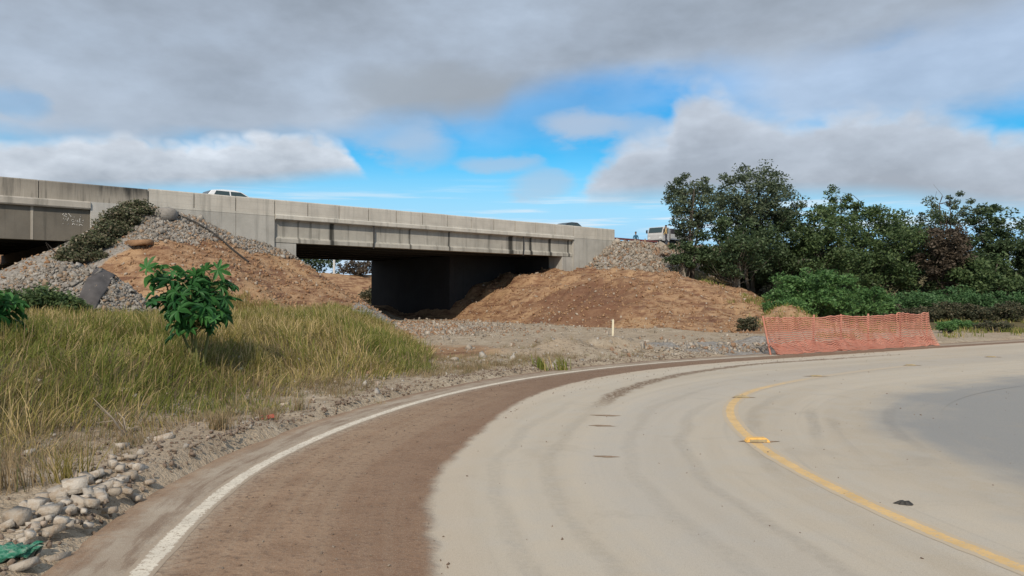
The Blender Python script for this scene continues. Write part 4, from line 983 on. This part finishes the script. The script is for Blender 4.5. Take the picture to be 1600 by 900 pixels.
# ------------------------------------------------------------------ people on the highway
def person(loc, rz, shirt, lab, lean=0.0, arm=(.05, .0)):
    pts = [((0, 0, .93), .135), ((0, 0, 1.12), .13), ((0, .0, 1.30), .16), ((0, 0, 1.43), .10), ((0, .01, 1.50), .055), ((0, .02, 1.57), .085), ((0, .03, 1.66), .098), ((0, .02, 1.73), .06)]
    edges = [(i, i + 1) for i in range(7)]
    def chain(start, ps):
        k = start
        for p in ps: pts.append(p); edges.append((k, len(pts) - 1)); k = len(pts) - 1
    for s_ in (-1, 1):
        chain(0, [((s_ * .10, 0, .85), .095), ((s_ * .11, .01, .48), .062), ((s_ * .11, -.02, .09), .042), ((s_ * .12, .14, .035), .035)])
        chain(2, [((s_ * .19, 0, 1.38), .062), ((s_ * .25, arm[0] * .4, 1.11), .046), ((s_ * .24, .06 + arm[0], .88 + arm[1]), .033), ((s_ * .23, .09 + arm[0], .80 + arm[1]), .030)])
    me = bpy.data.meshes.new('tmp_body'); me.from_pydata([p for p, r in pts], edges, []); ob_ = bpy.data.objects.new('tmp_body', me); scene.collection.objects.link(ob_)
    sk = ob_.modifiers.new('skin', 'SKIN'); ob_.modifiers.new('sub', 'SUBSURF').levels = 1
    for i, (p, r) in enumerate(pts): me.skin_vertices[0].data[i].radius = (r, r * (.8 if i in (0, 1, 2) else 1)); me.skin_vertices[0].data[i].use_root = (i == 0)
    dg = bpy.context.evaluated_depsgraph_get(); nm = bpy.data.meshes.new_from_object(ob_.evaluated_get(dg)); bpy.data.objects.remove(ob_)
    nm.name = 'person'
    nm.materials.clear()
    for k in (M['skin'], shirt, M['trousers'], M['dark_plastic']): nm.materials.append(k)
    for p in nm.polygons:
        c = p.center; p.use_smooth = True
        p.material_index = 3 if c.z < .08 else (0 if c.z > 1.47 or (abs(c.x) > .19 and c.z < .92) else (2 if c.z < .95 and abs(c.x) < .2 else 1))
    o = link(bpy.data.objects.new('person', nm)); o.location = loc; o.rotation_euler = (lean, 0, rz); tag(o, lab, 'person')
    bm = bmesh.new(); bmesh.ops.create_uvsphere(bm, u_segments=12, v_segments=8, radius=.105); 
    for v in bm.verts: v.co = Vector((v.co.x, v.co.y - .01, v.co.z * .75 + .03 if v.co.z > -.03 or v.co.y < 0 else .01))
    h = bm_obj('hair', bm, M['hair'], o, True); h.location = (0, .015, 1.68)
    return o
px_ = xy(39.7, -7.2); person((px_[0], px_[1], 6.46), math.pi * .9, M['blue_shirt'], 'person in blue standing on the highway left of the truck, seen above the bank', 0.0)
px_ = xy(36.2, -.85); person((px_[0], px_[1], 6.46), math.pi * .4, M['tan_shirt'], 'person in a yellowish tan shirt beside the white truck', 0.0, (.12, .1))

# ------------------------------------------------------------------ plants
def leaves_np(C, size, asp=.5, up=.35, droop=0.0):
    """one diamond leaf per centre"""
    n = len(C); a = rng.normal(size=(n, 3)); a[:, 2] = a[:, 2] * .6 - droop; a /= np.linalg.norm(a, axis=1)[:, None]
    r = rng.normal(size=(n, 3)) + np.array([0, 0, up]) * 2; b = np.cross(a, r); b /= np.linalg.norm(b, axis=1)[:, None] + 1e-9
    nr = np.cross(a, b); s_ = (size * rng.uniform(.6, 1.3, n))[:, None]
    V = np.stack([C - a * s_ * .5, C + b * s_ * asp * .5 + nr * s_ * .06, C + a * s_ * .5, C - b * s_ * asp * .5 + nr * s_ * .06], 1).reshape(-1, 3)
    return V, np.arange(n * 4).reshape(n, 4)
def tree(name, lab, x, y, H, rx, ry, zc, rz_, ncl, per, lsz, lm, bm_, stems=1, clr=.75, group=None, bare=0, seed=0, spread=.5, trunk_r=.16, up_bias=.0, z0=None, cat='tree'):
    global rng
    keep = rng; rng = np.random.default_rng(1000 + seed)
    base = np.array([x, y, tz(x, y) if z0 is None else z0]); root = empty(name, tuple(base)); tag(root, lab, cat, group)
    d = rng.normal(size=(ncl, 3)); d /= np.linalg.norm(d, axis=1)[:, None]; rad = rng.random(ncl) ** (1 / 2.4)
    Cc = d * rad[:, None] * np.array([rx, ry, rz_]); Cc[:, 2] += zc
    Cc[:, 2] += up_bias * (1 - (Cc[:, 0] / rx) ** 2)
    Cc[:, 2] = np.maximum(Cc[:, 2], .25)
    parts = []
    sb = [np.array([rng.normal(0, spread * .3), rng.normal(0, spread * .3), -.1]) for _ in range(stems)]
    st = [np.array([rng.normal(0, spread) * rx * .5, rng.normal(0, spread) * ry * .5, zc + rz_ * rng.uniform(.1, .6)]) for _ in range(stems)]
    trunks = []
    for b0, t0 in zip(sb, st):
        k = np.linspace(0, 1, 9)[:, None]; P = b0 * (1 - k) + t0 * k; P[:, :2] += rng.normal(0, .10, (9, 2)) * np.sin(k * 3.1); trunks.append(P)
        parts.append(tube_np(P, trunk_r * (1 - .78 * k[:, 0]), 7))
    for c in Cc[: int(ncl * .8)]:
        tr = trunks[rng.integers(stems)]; i = np.argmin(np.abs(tr[:, 2] - (c[2] - .45 * np.hypot(*(c[:2] - tr[4, :2])) - .5))); p = tr[i]
        mid = (p + c) / 2 + np.array([0, 0, -.12 * np.linalg.norm(c - p)]) + rng.normal(0, .12, 3)
        r0 = trunk_r * .34 * (1 - .6 * i / 8); parts.append(tube_np(np.array([p, mid, c]), [r0, r0 * .6, r0 * .18], 4))
    for _ in range(bare):
        tr = trunks[rng.integers(stems)]; p = tr[rng.integers(4, 9)]; q = p + rng.normal(0, 1, 3) * np.array([rx * .3, ry * .3, rz_ * .2]) + np.array([0, 0, rz_ * .3])
        parts.append(tube_np(np.array([p, (p + q) / 2 + rng.normal(0, .2, 3), q]), [.035, .022, .008], 4))
    v, f = join_np(parts); np_obj('trunk', v, f, bm_, root, True)
    m_ = rng.integers(int(per * .6), int(per * 1.4), ncl); own = np.repeat(np.arange(ncl), m_); cr = (clr * rng.uniform(.6, 1.35, ncl))[own]
    o_ = rng.normal(size=(len(own), 3)); o_ /= np.linalg.norm(o_, axis=1)[:, None]; o_ *= (rng.random(len(own)) ** .5 * cr)[:, None]; o_[:, 2] *= .68
    Lc = Cc[own] + o_; Lc = Lc[Lc[:, 2] > .05]
    v, f = leaves_np(Lc, lsz); np_obj('crown', v, f, lm, root)
    rng = keep
    return root
def at(px, d): return (px - 800) / FPX * d, d
def ztop(py, d): return CAMH + (HOR - py) / FPX * d
TG = 'trees of the grove right of the embankment'
def T(px, d, py_top, wpx, py_low, lab, lm, ncl, per, lsz, seed, stems=1, clr=.8, bm_=None, bare=0, spread=.5, name='tree', tr=.16, depth=1.0, up_bias=0., group=TG):
    x, y = at(px, d); g0 = tz(x, y); zt = ztop(py_top, d) - g0; zl = max(ztop(py_low, d) - g0, .4); rx = wpx / 2 / FPX * d - clr * .35
    zc = (zt + zl) / 2; rz_ = (zt - zl) / 2 - clr * .3
    return tree(name, lab, x, y, zt, max(rx, .5), max(rx * depth, .5), zc, max(rz_, .4), ncl, per, lsz, lm, bm_ or M['bark'], stems, clr, group, bare, seed, spread, tr, up_bias)
T(1078, 57, 268, 92, 385, 'slender grey-green tree with thin forking stems, leftmost of the grove', M['leaf_grey'], 84, 95, .22, 1, 4, .58, bare=8, tr=.13)
T(1066, 56, 372, 60, 452, 'scrubby thicket under the leftmost slender tree', M['leaf_dark'], 26, 100, .22, 2, 8, .5, bm_=M['bark_pale'], bare=14, tr=.07)
T(1175, 60, 262, 165, 385, 'tallest broad-topped tree with open airy crown in the grove', M['leaf_grey'], 180, 95, .22, 3, 3, .68, bare=10, tr=.17, up_bias=.4)
T(1150, 56, 335, 140, 440, 'dense dark lower tree under the tallest broad crown', M['leaf_dark'], 80, 130, .25, 4, 9, .72, bm_=M['bark_pale'], tr=.10)
T(1222, 59, 318, 130, 470, 'dark leafy tree filling the grove just right of the tallest tree', M['leaf_dark'], 95, 130, .25, 5, 3, .8, bm_=M['bark_dark'])
T(1308, 62, 288, 84, 352, 'spiky tree top leaning right above the middle of the grove', M['leaf_mid'], 40, 60, .24, 6, 2, .42, bare=14)
T(1290, 58, 318, 140, 470, 'round mid-green tree in the middle of the grove', M['leaf_mid'], 115, 140, .24, 7, 2, .82)
T(1372, 60, 316, 150, 480, 'broad olive-green tree right of the middle of the grove', M['leaf_mid'], 115, 140, .25, 8, 2, .85)
T(1430, 63, 318, 130, 470, 'dark tree behind the brownish one on the right', M['leaf_dark'], 70, 130, .28, 9, 2, .8, bm_=M['bark_dark'])
T(1478, 58, 345, 84, 452, 'tree with brownish withered leaves in the right half of the grove', M['leaf_brown'], 60, 130, .25, 10, 2, .7)
T(1485, 64, 297, 110, 385, 'grey twiggy tree rising above the brownish one', M['leaf_grey'], 56, 70, .23, 11, 3, .5, bare=24)
T(1560, 62, 316, 130, 460, 'dark tree near the right edge of the picture', M['leaf_dark'], 84, 130, .28, 12, 2, .8, bm_=M['bark_dark'], bare=6)
T(1535, 57, 392, 120, 478, 'lower green tree in front of the dark tree at the right edge', M['leaf_mid'], 70, 130, .26, 13, 3, .75)
T(1650, 60, 330, 120, 470, 'tree cut off by the right edge of the picture', M['leaf_dark'], 70, 120, .3, 14, 2, .85)
T(1740, 62, 320, 130, 470, 'tree just beyond the right edge of the picture', M['leaf_mid'], 70, 110, .32, 15, 2, .9)
# dark undergrowth that closes the foot of the grove
for i, (px, d, pt, w_) in enumerate(((1180, 64, 385, 150), (1330, 66, 380, 180), (1480, 67, 380, 180), (1610, 66, 380, 160))):
    T(px, d, pt, w_, 486, ('shaded undergrowth behind the trunks below the tallest tree', 'shaded undergrowth behind the middle of the grove', 'shaded undergrowth behind the brownish tree', 'shaded undergrowth at the right edge behind the creeper')[i],
      M['leaf_dark'], 70, 110, .34, 30 + i, 5, 1.0, bm_=M['bark_dark'], tr=.08, name='thicket', depth=.5, group='undergrowth at the back of the grove')
BG = 'bushes at the foot of the grove'
def bush(px, d, pt, wpx, lab, lm, ncl, per, lsz, seed, clr=.5, depth=.7, name='bush', group=BG):
    x, y = at(px, d); g0 = tz(x, y); zt = max(ztop(pt, d) - g0, .5); rx = wpx / 2 / FPX * d
    return tree(name, lab, x, y, zt, rx, rx * depth, zt * .42, zt * .5, ncl, per, lsz, lm, M['bark_dark'], 5, clr, group, 0, seed, .8, .045, cat='bush')
bush(1272, 47, 412, 140, 'large rounded bright green bush behind the left half of the net fence', M['leaf_bright'], 130, 120, .20, 50)
bush(1345, 50, 444, 110, 'lower green bush right of the large rounded bush', M['leaf_bright'], 80, 110, .20, 51)
bush(1228, 45, 462, 60, 'small green bush left of the large rounded bush', M['leaf_bright'], 40, 110, .18, 52)
bush(1425, 54, 452, 120, 'green creeper-covered bush behind the right end of the net fence', M['leaf_creeper'], 80, 110, .21, 53)
bush(1500, 55, 446, 110, 'bright creeper-covered bush right of the net fence', M['leaf_creeper'], 80, 110, .21, 54)
bush(1580, 54, 452, 120, 'creeper-covered bush at the right edge of the picture', M['leaf_creeper'], 80, 110, .21, 55)
for i, (px, d, pt, w_) in enumerate(((1400, 50, 474, 90), (1480, 50, 471, 100), (1560, 49, 472, 110), (1640, 49, 470, 100))):
    bush(px, d, pt, w_, ('olive scrub directly above the right end of the net fence', 'olive scrub just right of the net fence', 'olive scrub near the right edge above the verge', 'olive scrub beyond the right edge of the picture')[i], M['leaf_olive'], 60, 110, .16, 60 + i, .35, .5, 'scrub')
for i, (px, d, pt, w_) in enumerate(((1500, 41, 506, 60), (1555, 38, 508, 60), (1480, 35, 512, 26))):
    bush(px, d, pt, w_, ('low bright green weeds on the verge right of the net fence', 'low weeds on the verge at the right edge of the road', 'small weed clump against the right post of the net fence')[i], M['leaf_bright'] if i != 1 else M['leaf_olive'], 40, 70, .12, 70 + i, .22, .7, 'weed_clump', 'weeds on the right verge')
bush(1170, 37.5, 492, 34, 'small grassy weed patch at the foot of the soil ridge', M['leaf_olive'], 26, 70, .13, 76, .25, .7, 'weed_clump', 'weeds on the right verge')
# dusty shrubs on the slope below the old bridge
for i, (t_, s_, rx, hh) in enumerate(((-8.8, .95, .75, .75), (-9.5, 1.2, .9, .8), (-10.2, 1.6, .9, .75), (-10.9, 2.0, 1.0, .7), (-11.7, 2.4, 1.1, .65))):
    x, y = xy(t_, s_)
    tree('dusty_shrub', ('topmost dusty green shrub against the old bridge abutment', 'dusty shrub second from the top of the slope below the old bridge', 'middle one of the dusty shrubs running down the slope', 'dusty shrub second lowest on the slope under the old girder', 'lowest dusty shrub in front of the dark old underpass')[i],
         x, y, hh * 1.3, rx, rx * .85, hh * .45, hh * .6, 46, 95, .15, M['leaf_shrub'], M['bark_dark'], 5, .38, 'dusty shrubs below the old bridge', 4, 80 + i, .8, .03, cat='shrub')
for i, (px, d, zt_) in enumerate(((18, 24.5, 2.05), (62, 25.2, 2.1), (108, 25.6, 1.95))):
    x, y = at(px, d); g0 = tz(x, y)
    tree('weed_bush', ('dark weed bush at the left edge in front of the riprap', 'dark weed bush second from the left edge before the riprap', 'small dark weed bush before the middle of the riprap heap')[i], x, y, zt_ - g0, .8 - .12 * i, .6, (zt_ - g0) * .5, (zt_ - g0) * .45, 30, 80, .15, M['leaf_mid'], M['bark_dark'], 4, .3, 'weed bushes before the riprap', 0, 90 + i, .8, .02, cat='bush')
# what shows through the underpass
x, y = at(478, 104); tree('tree', 'dark round tree seen through the underpass', x, y, 9, 4.2, 4.2, 5.0, 3.6, 60, 90, .45, M['leaf_dark'], M['bark_dark'], 1, 1.2, None, 0, 120)
x, y = at(560, 84); tree('bush', 'reddish-brown scrub on the bank beyond the underpass', x, y, 1.5, 2.6, 1.2, .7, .8, 40, 70, .25, M['leaf_brown'], M['bark_dark'], 3, .6, None, 4, 121, cat='bush')
x, y = at(583, 77); tree('bush', 'green scrub at the corner of the added far wall beyond the underpass', x, y, 1.8, 1.2, 1.0, 1.0, 1.0, 30, 70, .25, M['leaf_olive'], M['bark_dark'], 3, .5, None, 4, 122, cat='bush')
x, y = at(522, 92); g0 = tz(x, y); v, f = tube_np([(0, 0, -.3), (0, 0, 8.5 - g0)], [.17, .12], 10); o = np_obj('utility_pole', v, f, M['white_paint'], smooth=True); o.location = (x, y, g0); tag(o, 'white pole standing beyond the underpass', 'pole')

# castor plant: big hand-shaped leaves, each its own part
def palm_leaf():
    n = 7; V = [(0, 0, 0)]; 
    for i in range(n):
        a = R(-135 + 270 * i / (n - 1)); L = (.62, .85, .98, 1.05, .98, .85, .62)[i]; d = R(270 / (n - 1))
        for (da, rr, zz) in ((-.36, .55, .03), (-.20, .80, -.02), (0, 1.0, -.22), (.20, .80, -.02), (.36, .55, .03)):
            q = a + da * d; V.append((math.sin(q) * L * rr, math.cos(q) * L * rr, zz * L + .08 * rr))
        if i < n - 1: q = a + .5 * d; V.append((math.sin(q) * .34, math.cos(q) * .34, .09))
    F = [(0, i, i + 1) for i in range(1, len(V) - 1)]; me = bpy.data.meshes.new('leaf'); me.from_pydata(V, [], F); me.materials.append(M['leaf_castor']); return me
LEAF = palm_leaf()
def castor(x, y, H, Wd, n, lab, seed, lr=(.17, .33)):
    r = random.Random(seed); g0 = tz(x, y); root = empty('castor_plant', (x, y, g0)); tag(root, lab, 'plant', 'castor plants in the grass')
    parts = []; stems = []
    for k in range(5):
        tip = Vector((r.uniform(-.42, .42) * Wd, r.uniform(-.3, .3) * Wd, H * r.uniform(.55, .9))); P = [Vector((r.uniform(-.06, .06), r.uniform(-.06, .06), -.1)), tip * .5 + Vector((r.uniform(-.1, .1), 0, .05)), tip]; stems.append(P)
        parts.append(tube_np([tuple(p) for p in spline(np.array([tuple(p) for p in P]), 4)], np.linspace(.03, .012, 9), 6))
    for k in range(n):
        P = stems[k % 5]; f = r.uniform(.5, 1.0); p = P[1].lerp(P[2], f * 2 - 1) if f > .5 else P[0].lerp(P[1], f * 2)
        a = r.uniform(0, 6.28); L = r.uniform(.16, .42); q = p + Vector((math.cos(a) * L, math.sin(a) * L, r.uniform(-.02, .22)))
        q.x = max(-Wd * .62, min(Wd * .62, q.x)); q.z = min(q.z, H)
        parts.append(tube_np([tuple(p), tuple((p + q) / 2 + Vector((0, 0, .05))), tuple(q)], [.009, .007, .006], 4))
        o = bpy.data.objects.new('leaf', LEAF); s_ = r.uniform(*lr); o.scale = (s_, s_, s_); o.location = q
        o.scale = (s_ * r.uniform(.8, 1.15), s_, s_ * r.uniform(.3, 2.2)); tilt = r.uniform(.2, 1.3); o.rotation_euler = Vector((math.cos(a) * math.sin(tilt), math.sin(a) * math.sin(tilt) - .15, math.cos(tilt))).to_track_quat('Z', 'Y').to_euler()
        o.rotation_euler.rotate_axis('Z', r.uniform(0, 6.28)); link(o, root)
    v, f = join_np(parts); np_obj('stem', v, f, plain('castor_stem', (.16, .17, .06), .6), root, True)
x, y = at(310, 13.5); castor(x, y, ztop(410, 13.5) - tz(x, y), 1.5, 125, 'large leafy green castor plant standing in the grass bank', 5)
x, y = at(-22, 13.0); castor(x, y, ztop(440, 13) - tz(x, y), .8, 34, 'leafy green plant cut off by the left edge', 6)

# ------------------------------------------------------------------ grass
def blades(x, y, L, wd, lean=.5, curl=.5):
    n = len(x); z = terrain(x, y); a = 3.6 * fbm(x, y, .8, 2, 71) + rng.normal(0, .95, n); ln = np.abs(rng.normal(0, lean, n)); dx = np.cos(a); dy = np.sin(a)
    b = rng.uniform(0, 2 * np.pi, n); sx, sy = np.cos(b) * wd * .5, np.sin(b) * wd * .5
    base = np.stack([x, y, z - .02], -1); V = []
    for k, wk in ((0, 1.0), (.4, .9), (.75, .6)):
        h = L * k * np.cos(ln * k * .8); o_ = L * k * np.sin(ln * (.4 + curl * k))
        c = base + np.stack([dx * o_, dy * o_, h], -1); w_ = np.stack([sx * wk, sy * wk, 0 * sx], -1); V += [c - w_, c + w_]
    h = L * np.cos(ln * .9) * .97; o_ = L * np.sin(ln * (.4 + curl)); V.append(base + np.stack([dx * o_, dy * o_, h], -1))
    V = np.stack(V, 1).reshape(-1, 3); k = np.arange(n)[:, None] * 7
    T3 = np.array([[0, 1, 3], [0, 3, 2], [2, 3, 5], [2, 5, 4], [4, 5, 6]]); F = (k[:, :, None] + T3[None]).reshape(-1, 3)
    return V, F
def clump(n, x0, x1, y0, y1, dens, per, sp):
    cx, cy = sample(n, x0, x1, y0, y1, dens); x = np.repeat(cx, per) + rng.normal(0, sp, len(cx) * per); y = np.repeat(cy, per) + rng.normal(0, sp, len(cx) * per); return x, y
def d_bank(x, y):
    u, v = road_uv(x, y); n = fbm(x, y, .45, 4, 21); t, s = ts(x, y)
    xe = np.interp(y, [0, 6, 10, 14, 17, 22, 30, 38, 45], [-3.9, -3.9, -3.8, -3.0, -1.7, -2.2, -4.0, -5.8, -8.0]); k = smooth01(xe - x, -.3, 1.3); return smooth01(k + .25 * n, .15, .5) * smooth01(-v + .8 * n, 1.0, 2.6) * (s > 8.5) * (np.exp(-((x + 16.2) / 3.4) ** 2 - ((y - 28.0) / 2.4) ** 2) < .35) * (x > -.75 * y - 3)
def in_green(x, y): return fbm(x, y, .28, 3, 31) - .20 + .42 * smooth01(y, 14, 8) + .40 * smooth01(x, -9, -5) * smooth01(y, 14, 20) - .1
x, y = clump(22000, -24, -1.5, 6, 34, d_bank, 9, .09); v_ = road_uv(x, y)[1]; k = v_ < -1.15; x, y = x[k], y[k]
pick = in_green(x, y) + rng.normal(0, .25, len(x)) > .12
near = np.hypot(x, y); Lg = rng.uniform(.16, .54, len(x)) * np.interp(-road_uv(x, y)[1], [1.0, 1.8, 2.8, 5], [.25, .55, .85, 1.0]) * np.clip(1 + .45 * fbm(x, y, .9, 3, 41), .35, 1.6)
wd = np.interp(near, [6, 12, 25], [.007, .011, .020])
v, f = blades(x[~pick], y[~pick], Lg[~pick], wd[~pick], .75, .9); o = np_obj('meadow_grass', v, f, M['grass']); tag(o, 'tall yellowing grass covering the roadside bank on the left', 'grass', kind='stuff')
v, f = blades(x[pick], y[pick], Lg[pick], wd[pick] * 1.1, .75, .9); o = np_obj('green_grass', v, f, M['grass_green']); tag(o, 'greener grass patches among the yellow bank grass', 'grass', kind='stuff')
# straw stems standing above it
x, y = sample(5200, -24, -2, 9, 30, d_bank); v, f = blades(x, y, rng.uniform(.3, .62, len(x)), np.full(len(x), .011), .6, .9); o = np_obj('straw_stems', v, f, M['grass_dry']); tag(o, 'thin straw stems standing above the bank grass', 'grass', kind='stuff')
# dry sparse tufts on the verge
def d_dry(x, y):
    u, v = road_uv(x, y); n = fbm(x, y, .9, 3, 51); return ((v < -1.05) & (v > -4.8)) * smooth01(n, -.6, .4) * smooth01(y, 26, 18) * smooth01(-v, .9, 1.7)
x, y = clump(6500, -7, 4, 6, 26, d_dry, 22, .07); k = road_uv(x, y)[1] < -.85; x, y = x[k], y[k]
v, f = blades(x, y, rng.uniform(.05, .24, len(x)), np.full(len(x), .007), .9, .7); o = np_obj('dry_tufts', v, f, M['grass_dry']); tag(o, 'short dry brown grass tufts along the verge', 'grass', kind='stuff')
# sparse green on the works floor edge and right verge
def d_right_v(x, y):
    u, v = road_uv(x, y); n = fbm(x, y, .5, 3, 61); return ((v < -1.6) & (x > 13)) * smooth01(n, -.1, .5)
x, y = clump(6000, 13, 45, 30, 62, d_right_v, 8, .12); v, f = blades(x, y, rng.uniform(.12, .35, len(x)), np.full(len(x), .035), .6, .7); o = np_obj('verge_grass', v, f, M['grass_green']); tag(o, 'rough green grass on the verge right of the net fence', 'grass', kind='stuff')
# single weeds on the bare ground before the underpass
def weed(px, py, H, n, lab, mt, spread=.12, wd_=.02):
    x, y = gpt(px, py); g0 = tz(x, y); xs = x + rng.normal(0, spread, n); ys = y + rng.normal(0, spread, n)
    v, f = blades(xs, ys, rng.uniform(.5, 1.0, n) * H, np.full(n, wd_), .5, .6); v = v - np.array([x, y, g0]); o = np_obj('weed', v, f, mt); o.location = (x, y, g0); tag(o, lab, 'weed', 'weeds on the bare ground')
weed(845, 578, .38, 60, 'dark green weed left of the upright weed tuft on the bare ground', M['grass_green'], .08, .03)
weed(880, 578, .55, 60, 'upright green weed tuft beside the white line before the sand heaps', M['grass_green'], .09, .022)
weed(108, 775, .42, 110, 'tuft of long yellowish grass behind the rubble heap', M['grass'], .10, .010)
weed(415, 665, .26, 90, 'dry straw tuft beside the red plastic scrap', M['grass_dry'], .09, .009)
weed(468, 648, .28, 70, 'brown dead tuft right of the red plastic scrap', M['grass_dry'], .07, .009)
weed(345, 690, .30, 160, 'wide brown dry tuft beside the pavement edge', M['grass_dry'], .06, .009)
weed(592, 630, .16, 60, 'small dry tuft near the white line at mid left', M['grass_dry'], .07, .010)
weed(8, 790, .45, 120, 'pale dry grass tuft at the left edge above the rubble', M['grass_dry'], .12, .010)
# twiggy dead branch
gx_, gy_ = gpt(200, 700); g0 = tz(gx_, gy_); parts = []
for k in range(7):
    a = random.uniform(0, 6.28); L = random.uniform(.3, .7); P = [(0, 0, 0), (math.cos(a) * L * .3, math.sin(a) * L * .3, L * .4), (math.cos(a) * L * .7, math.sin(a) * L * .6, L * random.uniform(.3, .9))]; parts.append(tube_np(P, [.012, .008, .004], 5))
v, f = join_np(parts); o = np_obj('dead_twigs', v, f, M['dry_wood'], smooth=True); o.location = (gx_, gy_, g0 - .02); tag(o, 'dead branching twigs in the dry grass left of the road', 'twigs')

scene.render.engine = 'CYCLES'
scene.cycles.max_bounces = 6; scene.cycles.transparent_max_bounces = 6
scene.render.resolution_x = 1024; scene.render.resolution_y = 576
